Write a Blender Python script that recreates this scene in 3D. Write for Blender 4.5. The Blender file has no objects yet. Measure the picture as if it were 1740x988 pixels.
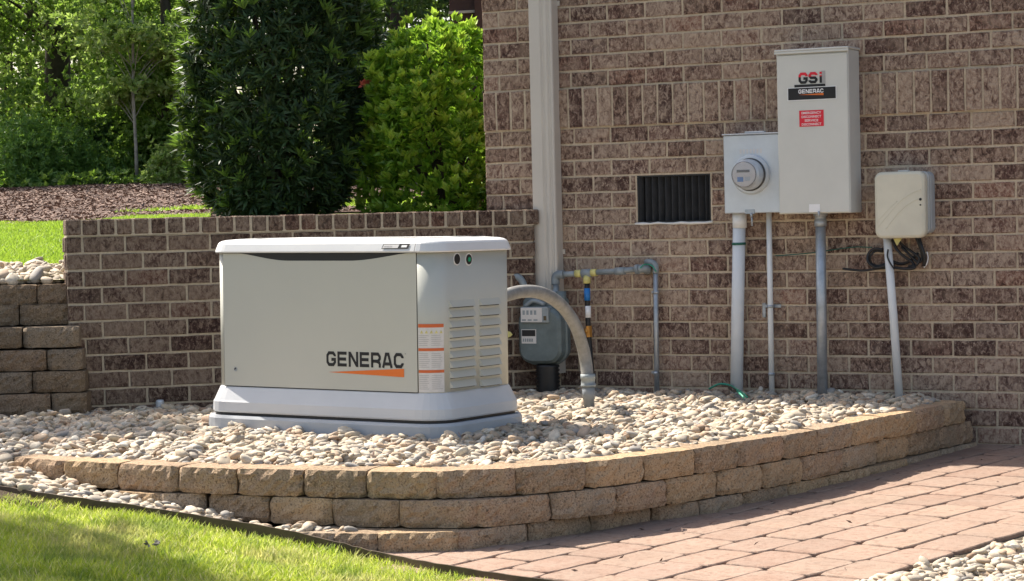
import bpy, bmesh, math, random
import numpy as np
from mathutils import Vector, Matrix

random.seed(7); rng = np.random.default_rng(7)
R = math.radians
SC = bpy.context.scene
COL = SC.collection
E = 1.16                      # eye height above the paving

# ------------------------------------------------------------------ camera
F, ROLL, PITCH = 3829.2, 0.02345, 0.03319
c_f = Vector((0, math.cos(PITCH), -math.sin(PITCH)))
_u = Vector((0, math.sin(PITCH), math.cos(PITCH)))
_r = Vector((1, 0, 0))
c_r = math.cos(ROLL)*_r - math.sin(ROLL)*_u
c_u = math.sin(ROLL)*_r + math.cos(ROLL)*_u
cam = bpy.data.cameras.new('camera'); co = bpy.data.objects.new('camera', cam); COL.objects.link(co)
m = Matrix((( c_r.x, c_u.x, -c_f.x, 0), (c_r.y, c_u.y, -c_f.y, 0), (c_r.z, c_u.z, -c_f.z, E), (0, 0, 0, 1)))
co.matrix_world = m
cam.sensor_width = 36; cam.lens = F/1740*36; cam.clip_start = .1; cam.clip_end = 500
SC.camera = co

# ------------------------------------------------------------------ light
SUN_EL, HEAD = 51.0, -44.0        # elevation; compass heading of the travelling light (from +x, degrees)
hd = Vector((math.cos(R(HEAD)), math.sin(R(HEAD)), 0))
sdir = Vector((hd.x*math.cos(R(SUN_EL)), hd.y*math.cos(R(SUN_EL)), -math.sin(R(SUN_EL))))
sl = bpy.data.lights.new('sun', 'SUN'); sl.energy = 4.95; sl.angle = R(.55); sl.color = (1, .93, .82)
so = bpy.data.objects.new('sun', sl); COL.objects.link(so)
so.rotation_euler = sdir.to_track_quat('-Z', 'Y').to_euler(); so.location = (-8, 10, 14)
w = bpy.data.worlds.new('World'); SC.world = w; w.use_nodes = True
nt = w.node_tree; nt.nodes.clear()
sky = nt.nodes.new('ShaderNodeTexSky'); sky.sky_type = 'NISHITA'; sky.sun_disc = False
sky.sun_elevation = R(SUN_EL)
ts = -hd                                   # direction towards the sun; rotation is measured from +Y, clockwise
sky.sun_rotation = math.atan2(ts.x, ts.y)
sky.air_density = 1.0; sky.dust_density = 2.5; sky.ozone_density = 1.0
bg = nt.nodes.new('ShaderNodeBackground'); bg.inputs[1].default_value = .112
wo = nt.nodes.new('ShaderNodeOutputWorld')
tint = nt.nodes.new('ShaderNodeMix'); tint.data_type = 'RGBA'; tint.blend_type = 'MULTIPLY'; tint.inputs[0].default_value = 1; tint.inputs[7].default_value = (1.07, .985, .90, 1)
nt.links.new(sky.outputs[0], tint.inputs[6]); nt.links.new(tint.outputs[2], bg.inputs[0]); nt.links.new(bg.outputs[0], wo.inputs[0])
SC.view_settings.view_transform = 'Standard'; SC.view_settings.look = 'None'
SC.view_settings.exposure = 1.08; SC.view_settings.gamma = 1
SC.render.engine = 'CYCLES'
SC.cycles.max_bounces = 6; SC.cycles.diffuse_bounces = 3; SC.cycles.transparent_max_bounces = 6
SC.cycles.use_denoising = True

# ------------------------------------------------------------------ geometry helpers
def ray(x, y):
    return c_f + c_r*((x-870)/F) + c_u*((494-y)/F)
PHI = .46840; DM = Vector((math.cos(PHI), -math.sin(PHI), 0)); NM = Vector((-math.sin(PHI), -math.cos(PHI), 0))
OM = Vector((0, 11.526, 0))
PSI = -.26576; DL = Vector((math.cos(PSI), -math.sin(PSI), 0)); NL = Vector((-math.sin(PSI), -math.cos(PSI), 0))
OL = Vector((0, 11.313, 0))
CR = .0813                     # brick course
def main_sz(px, py, off=0):    # photo point -> (s, z) on the house wall plane moved out by off
    v = ray(px, py); o = OM + NM*off
    t = o.dot(NM)/v.dot(NM); P = v*t
    return (P-OM).dot(DM), P.z+E
def Wp(s, n, z):               # house wall coordinates -> world
    return OM + DM*s + NM*n + Vector((0, 0, z))
def gpt(px, py, z):            # photo point on a level z (above paving)
    v = ray(px, py); t = (z-E)/v.z; return Vector((v.x*t, v.y*t, z))
def dpt(px, py, Y):            # photo point at depth Y
    v = ray(px, py); t = Y/v.y; return Vector((v.x*t, Y, v.z*t+E))

def woff(p):
    o = Vector((0, 0, 0))
    while p is not None:
        if p.get('_local'): return Vector((0, 0, 0))
        o = o+p.location; p = p.parent
    return o
class MB:
    def __init__(s): s.v = []; s.f = []; s.sm = []
    def add(s, vs, fs, smooth=False):
        o = len(s.v); s.v += [Vector(v) for v in vs]; s.f += [tuple(i+o for i in f) for f in fs]; s.sm += [smooth]*len(fs)
    def box(s, o, ax, ay, az, bev=0):      # o = min corner, edge vectors
        o = Vector(o); ax = Vector(ax); ay = Vector(ay); az = Vector(az)
        if bev <= 0:
            vs = [o, o+ax, o+ax+ay, o+ay, o+az, o+ax+az, o+ax+ay+az, o+ay+az]
            s.add(vs, [(0,3,2,1),(4,5,6,7),(0,1,5,4),(1,2,6,5),(2,3,7,6),(3,0,4,7)]); return
        L = [a.length for a in (ax, ay, az)]; u = [a.normalized() for a in (ax, ay, az)]
        vs = []; idx = {}
        for i in (0, 1):
            for j in (0, 1):
                for k in (0, 1):
                    for d in range(3):
                        c = [L[0]*i, L[1]*j, L[2]*k]
                        for e in range(3):
                            if e != d: c[e] += bev*(1 if (i, j, k)[e] == 0 else -1)
                        idx[(i, j, k, d)] = len(vs); vs.append(o+u[0]*c[0]+u[1]*c[1]+u[2]*c[2])
        fs = []
        for d in range(3):
            a, b = [e for e in range(3) if e != d]
            for q in (0, 1):
                l = []
                for (p, r_) in ((0, 0), (1, 0), (1, 1), (0, 1)):
                    t = [0]*3; t[d] = q; t[a] = p; t[b] = r_; l.append(idx[(t[0], t[1], t[2], d)])
                fs.append(tuple(l))
        for d in range(3):
            a, b = [e for e in range(3) if e != d]
            for p in (0, 1):
                for r_ in (0, 1):
                    t0 = [0]*3; t1 = [0]*3; t0[a] = t1[a] = p; t0[b] = t1[b] = r_; t0[d] = 0; t1[d] = 1
                    fs.append((idx[(*t0, a)], idx[(*t1, a)], idx[(*t1, b)], idx[(*t0, b)]))
        for i in (0, 1):
            for j in (0, 1):
                for k in (0, 1): fs.append(tuple(idx[(i, j, k, d)] for d in range(3)))
        s.add(vs, fs)
    def tube(s, pts, rad, n=12, cap=True, smooth=True):
        pts = [Vector(p) for p in pts]; N = len(pts)
        if not hasattr(rad, '__len__'): rad = [rad]*N
        up = Vector((0, 0, 1)); t0 = (pts[1]-pts[0]).normalized()
        if abs(t0.dot(up)) > .95: up = Vector((1, .2, 0))
        x = t0.cross(up).normalized(); vs = []
        for i in range(N):
            t = (pts[min(i+1, N-1)]-pts[max(i-1, 0)]).normalized()
            x = (x - t*x.dot(t)).normalized(); y = t.cross(x)
            for k in range(n):
                a = 2*math.pi*k/n; vs.append(pts[i]+(x*math.cos(a)+y*math.sin(a))*rad[i])
        fs = []
        for i in range(N-1):
            for k in range(n):
                k2 = (k+1) % n; fs.append((i*n+k, i*n+k2, (i+1)*n+k2, (i+1)*n+k))
        o = len(s.v); s.add(vs, fs, smooth)
        if cap:
            s.f += [tuple(o+k for k in range(n))[::-1], tuple(o+(N-1)*n+k for k in range(n))]; s.sm += [False, False]
    def loft(s, rings, caps=True, smooth=True, closed=True):
        n = len(rings[0]); vs = [p for r_ in rings for p in r_]; fs = []
        for i in range(len(rings)-1):
            for k in range(n if closed else n-1):
                k2 = (k+1) % n; fs.append((i*n+k, i*n+k2, (i+1)*n+k2, (i+1)*n+k))
        o = len(s.v); s.add(vs, fs, smooth)
        if caps:
            s.f += [tuple(o+k for k in range(n))[::-1], tuple(o+(len(rings)-1)*n+k for k in range(n))]; s.sm += [False, False]
    def disc(s, c, axis, r, h, n=24, prof=None):
        axis = Vector(axis).normalized(); c = Vector(c)
        if prof is None: prof = [(r, 0), (r, h)]
        x = axis.orthogonal().normalized(); y = axis.cross(x)
        rings = [[c+axis*d+(x*math.cos(2*math.pi*k/n)+y*math.sin(2*math.pi*k/n))*rr for k in range(n)] for rr, d in prof]
        s.loft(rings, smooth=False)
    def poly(s, pts): s.add(pts, [tuple(range(len(pts)))])
    def build(s, name, mat, parent=None, fix=True):
        me = bpy.data.meshes.new(name)
        off = woff(parent)
        me.from_pydata([v-off for v in s.v], [], s.f)
        me.polygons.foreach_set('use_smooth', s.sm)
        if fix:
            b = bmesh.new(); b.from_mesh(me); bmesh.ops.recalc_face_normals(b, faces=b.faces); b.to_mesh(me); b.free()
        me.materials.append(mat)
        o = bpy.data.objects.new(name, me); COL.objects.link(o)
        if parent is not None: o.parent = parent
        return o
def fast_mesh(name, verts, quads, mat, parent=None, smooth=False, tris=False):
    k = 3 if tris else 4
    me = bpy.data.meshes.new(name); verts = np.asarray(verts, dtype=np.float32).reshape(-1, 3)
    if parent is not None: verts = verts - np.array(parent.location, dtype=np.float32)
    quads = np.asarray(quads, dtype=np.int32).reshape(-1, k)
    me.vertices.add(len(verts)); me.vertices.foreach_set('co', verts.ravel())
    me.loops.add(quads.size); me.loops.foreach_set('vertex_index', quads.ravel())
    me.polygons.add(len(quads)); me.polygons.foreach_set('loop_start', np.arange(0, quads.size, k, dtype=np.int32))
    me.polygons.foreach_set('use_smooth', np.full(len(quads), smooth))
    me.update(calc_edges=True)
    me.materials.append(mat)
    o = bpy.data.objects.new(name, me); COL.objects.link(o)
    if parent is not None: o.parent = parent
    return o
def tag(o, label=None, cat=None, group=None, kind=None):
    if label: o['label'] = label
    if cat: o['category'] = cat
    if group: o['group'] = group
    if kind: o['kind'] = kind
    return o
def empty(name, loc, label, cat, group=None):
    o = bpy.data.objects.new(name, None); COL.objects.link(o); o.location = loc; o.empty_display_size = .1
    return tag(o, label, cat, group)
def catmull(P, n=8):
    P = [Vector(p) for p in P]; out = []
    Q = [P[0]*2-P[1]]+P+[P[-1]*2-P[-2]]
    for i in range(1, len(Q)-2):
        for k in range(n):
            t = k/n; a, b, c, d = Q[i-1], Q[i], Q[i+1], Q[i+2]
            out.append(.5*((2*b)+(c-a)*t+(2*a-5*b+4*c-d)*t*t+(3*b-a-3*c+d)*t**3))
    out.append(P[-1]); return out
def rrect(L, W, r, off=0, n=6, sides=(1, 1, 1, 1)):
    a, b = L/2+off, W/2+off; r = r+off; pts = []
    for cx, cy, a0 in ((a-r, b-r, 0), (-a+r, b-r, 90), (-a+r, -b+r, 180), (a-r, -b+r, 270)):
        for k in range(n+1):
            t = R(a0+90*k/n); pts.append((cx+r*math.cos(t), cy+r*math.sin(t)))
    return pts

# ------------------------------------------------------------------ materials
class NT:
    def __init__(s, name):
        s.m = bpy.data.materials.new(name); s.m.use_nodes = True; s.t = s.m.node_tree; s.t.nodes.clear()
        s.out = s.n('ShaderNodeOutputMaterial'); s.b = s.n('ShaderNodeBsdfPrincipled'); s.l(s.b.outputs[0], s.out.inputs[0])
    def n(s, t, **k):
        x = s.t.nodes.new(t)
        for a, b in k.items(): setattr(x, a, b)
        return x
    def l(s, a, b): s.t.links.new(a, b)
    def noise(s, scale, detail=4, rough=.6, vec=None, dist=0):
        x = s.n('ShaderNodeTexNoise'); x.inputs['Scale'].default_value = scale; x.inputs['Detail'].default_value = detail
        x.inputs['Roughness'].default_value = rough; x.inputs['Distortion'].default_value = dist
        s.l(vec if vec is not None else s.pos(), x.inputs['Vector']); return x.outputs['Fac']
    def pos(s):
        if not hasattr(s, '_p'): s._p = s.n('ShaderNodeNewGeometry')
        return s._p.outputs['Position']
    def island(s):
        s.pos(); return s._p.outputs['Random Per Island']
    def objrand(s): return s.n('ShaderNodeObjectInfo').outputs['Random']
    def ramp(s, fac, stops, interp='LINEAR'):
        x = s.n('ShaderNodeValToRGB'); x.color_ramp.interpolation = interp
        e = x.color_ramp.elements
        while len(e) < len(stops): e.new(.5)
        for i, (p, c) in enumerate(stops):
            e[i].position = p; e[i].color = (*c, 1) if len(c) == 3 else c
        s.l(fac, x.inputs[0]); return x.outputs[0]
    def mix(s, f, a, b, blend='MIX'):
        x = s.n('ShaderNodeMix', data_type='RGBA', blend_type=blend)
        for inp, v in ((x.inputs[0], f), (x.inputs[6], a), (x.inputs[7], b)):
            if hasattr(v, 'is_linked') or hasattr(v, 'links'): s.l(v, inp)
            elif isinstance(v, (tuple, list)): inp.default_value = (*v, 1)
            else: inp.default_value = v
        return x.outputs[2]
    def math(s, op, a, b=0):
        x = s.n('ShaderNodeMath', operation=op)
        for i, v in enumerate((a, b)):
            if hasattr(v, 'links'): s.l(v, x.inputs[i])
            else: x.inputs[i].default_value = v
        return x.outputs[0]
    def maprange(s, v, a, b, c, d):
        x = s.n('ShaderNodeMapRange'); s.l(v, x.inputs[0])
        for i, q in enumerate((a, b, c, d)): x.inputs[i+1].default_value = q
        return x.outputs[0]
    def col(s, c):
        if hasattr(c, 'links'): s.l(c, s.b.inputs['Base Color'])
        else: s.b.inputs['Base Color'].default_value = (*c, 1)
    def rough(s, v):
        if hasattr(v, 'links'): s.l(v, s.b.inputs['Roughness'])
        else: s.b.inputs['Roughness'].default_value = v
    def bump(s, h, strength=.5, dist=.01):
        x = s.n('ShaderNodeBump'); x.inputs['Strength'].default_value = strength; x.inputs['Distance'].default_value = dist
        s.l(h, x.inputs['Height']); s.l(x.outputs[0], s.b.inputs['Normal'])
def simple(name, c, rough=.5, metal=0, var=.12, scale=6, bump=0, bscale=200, spec=None):
    t = NT(name); n1 = t.noise(scale, 5, .65)
    t.col(t.mix(t.maprange(n1, .3, .7, 0, 1), tuple(x*(1-var) for x in c), tuple(min(1, x*(1+var*.6)) for x in c)))
    t.rough(t.maprange(t.noise(scale*2.3, 3), .3, .7, max(0.02, rough-.08), min(1, rough+.08)))
    t.b.inputs['Metallic'].default_value = metal
    if spec is not None: t.b.inputs['Specular IOR Level'].default_value = spec
    if bump: t.bump(t.noise(bscale, 3), bump, .004)
    return t.m
M = {}
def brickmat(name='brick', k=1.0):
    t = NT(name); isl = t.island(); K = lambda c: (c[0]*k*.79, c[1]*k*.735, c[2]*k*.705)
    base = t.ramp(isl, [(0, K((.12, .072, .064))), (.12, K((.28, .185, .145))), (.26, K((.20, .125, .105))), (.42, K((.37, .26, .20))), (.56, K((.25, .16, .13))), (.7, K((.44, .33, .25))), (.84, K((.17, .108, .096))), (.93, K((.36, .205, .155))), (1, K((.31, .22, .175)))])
    wn = t.n('ShaderNodeTexWhiteNoise', noise_dimensions='1D'); t.l(isl, wn.inputs['W'])
    vm = t.n('ShaderNodeVectorMath', operation='MULTIPLY_ADD'); vm.inputs[1].default_value = (1, 1, 1)
    t.l(t.pos(), vm.inputs[0]); t.l(wn.outputs['Color'], vm.inputs[2])
    v = vm.outputs[0]
    st = t.n('ShaderNodeVectorMath', operation='MULTIPLY'); t.l(v, st.inputs[0]); st.inputs[1].default_value = (1.25, 1.25, .8)
    n1 = t.noise(44, 6, .72, st.outputs[0], .7); n2 = t.noise(11, 3, .6, v); n3 = t.noise(120, 3, .6, v)
    sh = t.math('MULTIPLY', t.math('SUBTRACT', wn.outputs['Value'], .5), .13)      # some bricks more washed than others
    n1s = t.math('ADD', n1, sh)
    c = t.mix(t.maprange(n1s, .46, .62, 0, .8), base, K((.74, .61, .48)))
    c = t.mix(t.maprange(n3, .58, .68, 0, .6), c, K((.85, .73, .58)))
    c = t.mix(t.maprange(n1s, .35, .46, .9, 0), c, K((.075, .045, .038)))
    c = t.mix(t.maprange(n2, .48, .72, 0, .5), c, K((.56, .45, .35)))
    t.col(c); t.rough(.92); t.b.inputs['Specular IOR Level'].default_value = .2
    h = t.math('ADD', n1, t.math('MULTIPLY', n3, .5)); t.bump(h, 1, .014); return t.m
M['brick_low'] = brickmat('dark_brick', .56)  # same brick colours scaled darker for the low garden wall
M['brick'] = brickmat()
def mortarmat(name, c, sc=90):
    t = NT(name); n1 = t.noise(sc, 4, .7); n2 = t.noise(5, 3, .6)
    a = t.mix(t.maprange(n1, .3, .7, 0, 1), tuple(x*.72 for x in c), tuple(x*1.12 for x in c))
    t.col(t.mix(t.maprange(n2, .4, .7, 0, .45), a, tuple(x*.6 for x in c))); t.rough(.95); t.bump(n1, .6, .004); return t.m
M['mortar'] = mortarmat('mortar', (.61, .50, .365))
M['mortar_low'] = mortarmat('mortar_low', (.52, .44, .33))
def blockmat(name='split_face_block', k=1.0):
    t = NT(name); r_ = t.objrand(); p = t.pos()
    base = t.ramp(r_, [(0, (.25, .18, .115)), (.17, (.44, .31, .17)), (.34, (.31, .25, .185)), (.5, (.48, .345, .20)), (.66, (.34, .235, .155)), (.82, (.39, .32, .235)), (1, (.46, .335, .21))], 'CONSTANT')
    n1 = t.noise(150, 4, .7); n2 = t.noise(14, 4, .6); n3 = t.noise(60, 3, .6)
    c = t.mix(t.maprange(n2, .35, .65, 0, .6), base, (.46, .34, .21))
    c = t.mix(t.maprange(n1, .52, .66, 0, .75), c, (.56, .45, .33))
    c = t.mix(t.maprange(n1, .36, .47, .85, 0), c, (.085, .06, .04))
    c = t.mix(t.maprange(n3, .6, .7, 0, .8), c, (.075, .055, .035))
    n5 = t.noise(3.1, 3, .6); c = t.mix(t.maprange(n5, .5, .72, 0, .5), c, (.24, .205, .15))
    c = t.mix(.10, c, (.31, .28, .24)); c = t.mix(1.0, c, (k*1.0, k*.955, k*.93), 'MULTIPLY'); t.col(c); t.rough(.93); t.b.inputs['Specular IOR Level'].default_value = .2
    t.bump(t.math('ADD', n3, t.math('MULTIPLY', n1, .6)), .8, .008); return t.m
M['block_dark'] = blockmat('dark_block', .68)  # block tones multiplied down for the terraced wall
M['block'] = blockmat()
def pavermat():
    t = NT('clay_paver'); isl = t.island()
    base = t.ramp(isl, [(0, (.31, .205, .16)), (.3, (.38, .27, .21)), (.55, (.34, .235, .19)), (.8, (.40, .29, .22)), (1, (.33, .225, .185))])
    n1 = t.noise(160, 4, .7); n2 = t.noise(9, 4, .6); n3 = t.noise(38, 3, .6)
    c = t.mix(t.maprange(n2, .35, .7, 0, .55), base, (.39, .31, .26))
    c = t.mix(t.maprange(n1, .52, .68, 0, .6), c, (.47, .39, .325))
    c = t.mix(t.maprange(n3, .36, .48, .6, 0), c, (.25, .16, .12))
    n5 = t.noise(2.2, 4, .65); c = t.mix(t.maprange(n5, .42, .7, 0, .55), c, (.27, .21, .17)); n6 = t.noise(22, 4, .7); c = t.mix(t.maprange(n6, .58, .7, 0, .45), c, (.22, .15, .115))
    c = t.mix(1.0, c, (.86, .83, .80), 'MULTIPLY'); t.col(c); t.rough(.9); t.b.inputs['Specular IOR Level'].default_value = .25
    t.bump(t.math('ADD', n3, t.math('MULTIPLY', n1, .5)), .7, .007); return t.m
M['paver'] = pavermat()
def stonemat():
    t = NT('river_stone'); isl = t.island()
    base = t.ramp(isl, [(0, (.47, .40, .30)), (.12, (.36, .31, .25)), (.25, (.54, .45, .33)), (.38, (.46, .39, .30)), (.5, (.60, .53, .42)), (.6, (.44, .32, .215)), (.68, (.28, .265, .245)), (.78, (.56, .47, .35)), (.86, (.50, .37, .26)), (.93, (.66, .61, .52)), (.965, (.30, .19, .12)), (1, (.54, .45, .34))], 'CONSTANT')
    n1 = t.noise(55, 4, .6); n2 = t.noise(220, 3, .6)
    c = t.mix(t.maprange(n1, .4, .7, 0, .45), base, (.27, .22, .165))
    c = t.mix(t.maprange(n2, .55, .72, 0, .5), c, (.22, .19, .15)); c = t.mix(.04, c, (.72, .66, .55))
    t.col(c); t.rough(.75); t.b.inputs['Specular IOR Level'].default_value = .3; t.bump(n2, .25, .002); return t.m
M['stone'] = stonemat()
def soilmat(name, c1, c2, sc=30):
    t = NT(name); n1 = t.noise(sc, 6, .75); n2 = t.noise(sc*.12, 3, .6)
    c = t.mix(t.maprange(n1, .3, .7, 0, 1), c1, c2); c = t.mix(t.maprange(n2, .4, .7, 0, .4), c, tuple(x*.6 for x in c1))
    t.col(c); t.rough(.97); t.b.inputs['Specular IOR Level'].default_value = .1; t.bump(n1, .9, .03); return t.m
M['soil'] = soilmat('soil', (.07, .05, .035), (.16, .12, .09))
M['grit'] = soilmat('grit', (.10, .085, .065), (.26, .22, .17), 90)
M['turfsoil'] = soilmat('turf_soil', (.12, .16, .03), (.26, .26, .09), 60)
M['mulch'] = soilmat('mulch', (.11, .07, .055), (.22, .15, .12), 14)
def leafmat(name, cols, trans=.35, rough=.45, spec=.5):
    t = NT(name); isl = t.island()
    n = len(cols); c = t.ramp(isl, [(i/(n-1), x) for i, x in enumerate(cols)])
    t.col(c); t.rough(rough); t.b.inputs['Specular IOR Level'].default_value = spec
    tr = t.n('ShaderNodeBsdfTranslucent'); g = t.mix(.5, c, (.25, .4, .02)); t.l(g, tr.inputs[0])
    mx = t.n('ShaderNodeMixShader'); mx.inputs[0].default_value = trans
    t.l(t.b.outputs[0], mx.inputs[1]); t.l(tr.outputs[0], mx.inputs[2]); t.l(mx.outputs[0], t.out.inputs[0]); return t.m
gt = NT('grass_blade'); gc_ = gt.ramp(gt.island(), [(0, (.30, .42, .04)), (.2, (.52, .60, .05)), (.4, (.38, .52, .05)), (.6, (.64, .66, .16)), (.75, (.26, .38, .05)), (.88, (.74, .68, .38)), (1, (.56, .62, .09))])
gn = gt.noise(2.6, 4, .6); gc_ = gt.mix(gt.maprange(gn, .50, .68, 0, .65), gc_, (.60, .54, .26)); gn2 = gt.noise(6.5, 3, .6); gc_ = gt.mix(gt.maprange(gn2, .36, .48, .6, 0), gc_, (.16, .27, .04))
gt.col(gc_); gt.rough(.55); gt.b.inputs['Specular IOR Level'].default_value = .25
gtr = gt.n('ShaderNodeBsdfTranslucent'); gt.l(gc_, gtr.inputs[0]); gmx = gt.n('ShaderNodeMixShader'); gmx.inputs[0].default_value = .5; gt.l(gt.b.outputs[0], gmx.inputs[1]); gt.l(gtr.outputs[0], gmx.inputs[2]); gt.l(gmx.outputs[0], gt.out.inputs[0]); M['grass'] = gt.m
M['grass_far'] = leafmat('grass_blade_far', [(.24, .40, .05), (.36, .50, .06), (.42, .52, .11)], .5, .5, .3)
M['podo'] = leafmat('dark_needle_leaf', [(.015, .034, .015), (.035, .07, .027), (.02, .046, .018), (.06, .115, .04), (.03, .06, .026)], .12, .5, .3)
M['newleaf'] = leafmat('new_needle_leaf', [(.11, .21, .05), (.17, .29, .07)], .35, .45, .3)
M['newsunlit'] = leafmat('new_sunlit_leaf', [(.38, .58, .06), (.48, .64, .12)], .5, .4, .5)  # young leaves, lightened to stand in for sun on the bright bush
M['cley'] = leafmat('glossy_bright_leaf', [(.06, .15, .02), (.18, .36, .035), (.30, .54, .055), (.10, .24, .03), (.42, .64, .08)], .48, .35, .5)
M['lf1'] = leafmat('woodland_leaf', [(.08, .16, .035), (.20, .34, .06), (.38, .54, .14), (.13, .25, .05), (.50, .62, .28)], .6)
M['lf2'] = leafmat('pale_woodland_leaf', [(.24, .38, .09), (.42, .55, .15), (.60, .68, .32), (.28, .42, .1)], .6)
M['lf3'] = leafmat('dark_woodland_leaf', [(.03, .07, .025), (.05, .11, .035), (.08, .15, .05)], .3)
M['lf4'] = leafmat('fern_leaf', [(.11, .23, .06), (.19, .34, .08), (.15, .29, .07)], .5)
M['bark'] = simple('bark', (.07, .058, .048), .95, 0, .4, 12, .8, 40)
M['bark_pale'] = simple('pale_bark', (.34, .31, .26), .9, 0, .4, 12, .5, 40)
M['gen'] = simple('bisque_enamel', (.515, .515, .455), .42, 0, .03, 2, .05, 500)
M['genwhite'] = simple('white_moulded_plastic', (.70, .70, .69), .38, 0, .03, 3)
M['skirt'] = simple('skirt_plastic', (.60, .61, .62), .42, 0, .05, 4)
M['pad'] = simple('grey_plastic_pad', (.44, .46, .48), .55, 0, .08, 5)
M['black'] = simple('black_plastic', (.012, .012, .013), .45, 0, .2, 8)
M['riser'] = simple('grey_riser', (.24, .27, .30), .5, 0, .15, 12)
M['fin'] = simple('vent_fin', (.05, .052, .056), .5, 0, .3, 20)
M['ink'] = simple('black_ink', (.010, .010, .011), .6, 0, .1, 8)
M['orange'] = simple('orange_ink', (.75, .17, .02), .5, 0, .05, 8)
M['redorange'] = simple('warning_orange_ink', (.62, .13, .03), .5, 0, .05, 8)
M['sticker'] = simple('label_paper', (.66, .64, .62), .5, 0, .08, 60)
M['print'] = simple('grey_small_print', (.40, .39, .38), .6, 0, .1, 80)
M['white'] = simple('white_ink', (.85, .85, .85), .5, 0, .03, 9)
M['red'] = simple('red_sign', (.72, .012, .035), .45, 0, .05, 9)
M['green'] = simple('green_lens', (.02, .30, .16), .2, 0, .1, 9)
M['steel'] = simple('light_grey_enamel', (.62, .62, .575), .42, 0, .05, 4, .05, 300)
M['steel_side'] = M['steel']
M['alu'] = simple('dull_aluminium', (.60, .64, .68), .40, .45, .12, 5)
M['galv'] = simple('galvanised_steel', (.42, .46, .50), .45, .55, .25, 18)
M['galvpaint'] = simple('grey_painted_pipe', (.27, .31, .33), .5, .1, .25, 16)
M['pvc'] = simple('grey_pvc', (.66, .70, .74), .45, 0, .07, 5)
M['pvcpale'] = simple('pale_pvc', (.74, .76, .76), .45, 0, .08, 5)
M['hose'] = simple('grey_flexible_conduit', (.25, .25, .24), .5, 0, .3, 26, .15, 150)
M['down'] = simple('taupe_aluminium', (.56, .52, .46), .45, .05, .06, 3)
M['meter'] = simple('gas_meter_enamel', (.13, .165, .17), .5, .1, .25, 14)
M['yellow'] = simple('yellow_dope', (.66, .60, .22), .6, 0, .3, 40)
M['brass'] = simple('brass', (.55, .27, .06), .35, .5, .2, 30)
M['blue'] = simple('blue_wrap', (.02, .19, .55), .5, 0, .15, 30)
M['greenw'] = simple('green_wire', (.03, .28, .19), .5, 0, .2, 30)
M['tape'] = simple('green_tape', (.01, .11, .08), .5, 0, .2, 30)
M['nid'] = simple('cream_weathered_plastic', (.66, .63, .51), .55, 0, .1, 5)
M['nidback'] = simple('grey_weathered_plastic', (.46, .49, .50), .55, 0, .12, 5)
M['caulk'] = simple('white_caulk', (.72, .70, .66), .8, 0, .1, 30)
M['edging'] = simple('bronze_edging', (.085, .058, .036), .55, .1, .4, 12)
M['wood'] = simple('red_brown_stain', (.05, .018, .013), .6, 0, .3, 10)
M['darkglass'] = simple('dark_glass', (.012, .011, .014), .08, 0, .2, 3)
M['rail'] = simple('pale_sill', (.42, .38, .35), .6, 0, .1, 9)
M['digit'] = M['ink']
M['copper'] = simple('corroded_stub', (.12, .09, .05), .6, .3, .3, 30)
M['petal'] = leafmat('coral_petal', [(.75, .12, .10), (.8, .2, .15)], .3)
M['face'] = simple('meter_face', (.62, .60, .58), .4, 0, .1, 20)
g = NT('clear_glass'); g.col((.95, .97, 1)); g.rough(.03); g.b.inputs['Transmission Weight'].default_value = .85; g.b.inputs['IOR'].default_value = 1.3; M['glass'] = g.m
M['concrete'] = simple('concrete', (.32, .30, .27), .9, 0, .2, 12, .4, 120)

# ------------------------------------------------------------------ text as meshes
def text_mb(mb, txt, o, ux, uy, W, H, depth=.0008, bold=.012):
    cu = bpy.data.curves.new('t', 'FONT'); cu.body = txt; cu.offset = bold; cu.resolution_u = 3
    ob = bpy.data.objects.new('t', cu); COL.objects.link(ob)
    bpy.context.view_layer.update()
    me = bpy.data.meshes.new_from_object(ob.evaluated_get(bpy.context.evaluated_depsgraph_get()))
    vs = [v.co.copy() for v in me.vertices]; fs = [tuple(p.vertices) for p in me.polygons]
    bpy.data.objects.remove(ob); bpy.data.curves.remove(cu); bpy.data.meshes.remove(me)
    x0 = min(v.x for v in vs); x1 = max(v.x for v in vs); y0 = min(v.y for v in vs); y1 = max(v.y for v in vs)
    o = Vector(o); ux = Vector(ux); uy = Vector(uy); nz = ux.cross(uy).normalized()
    mb.add([o+ux*((v.x-x0)/(x1-x0)*W)+uy*((v.y-y0)/(y1-y0)*H)+nz*depth for v in vs], fs)

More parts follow.
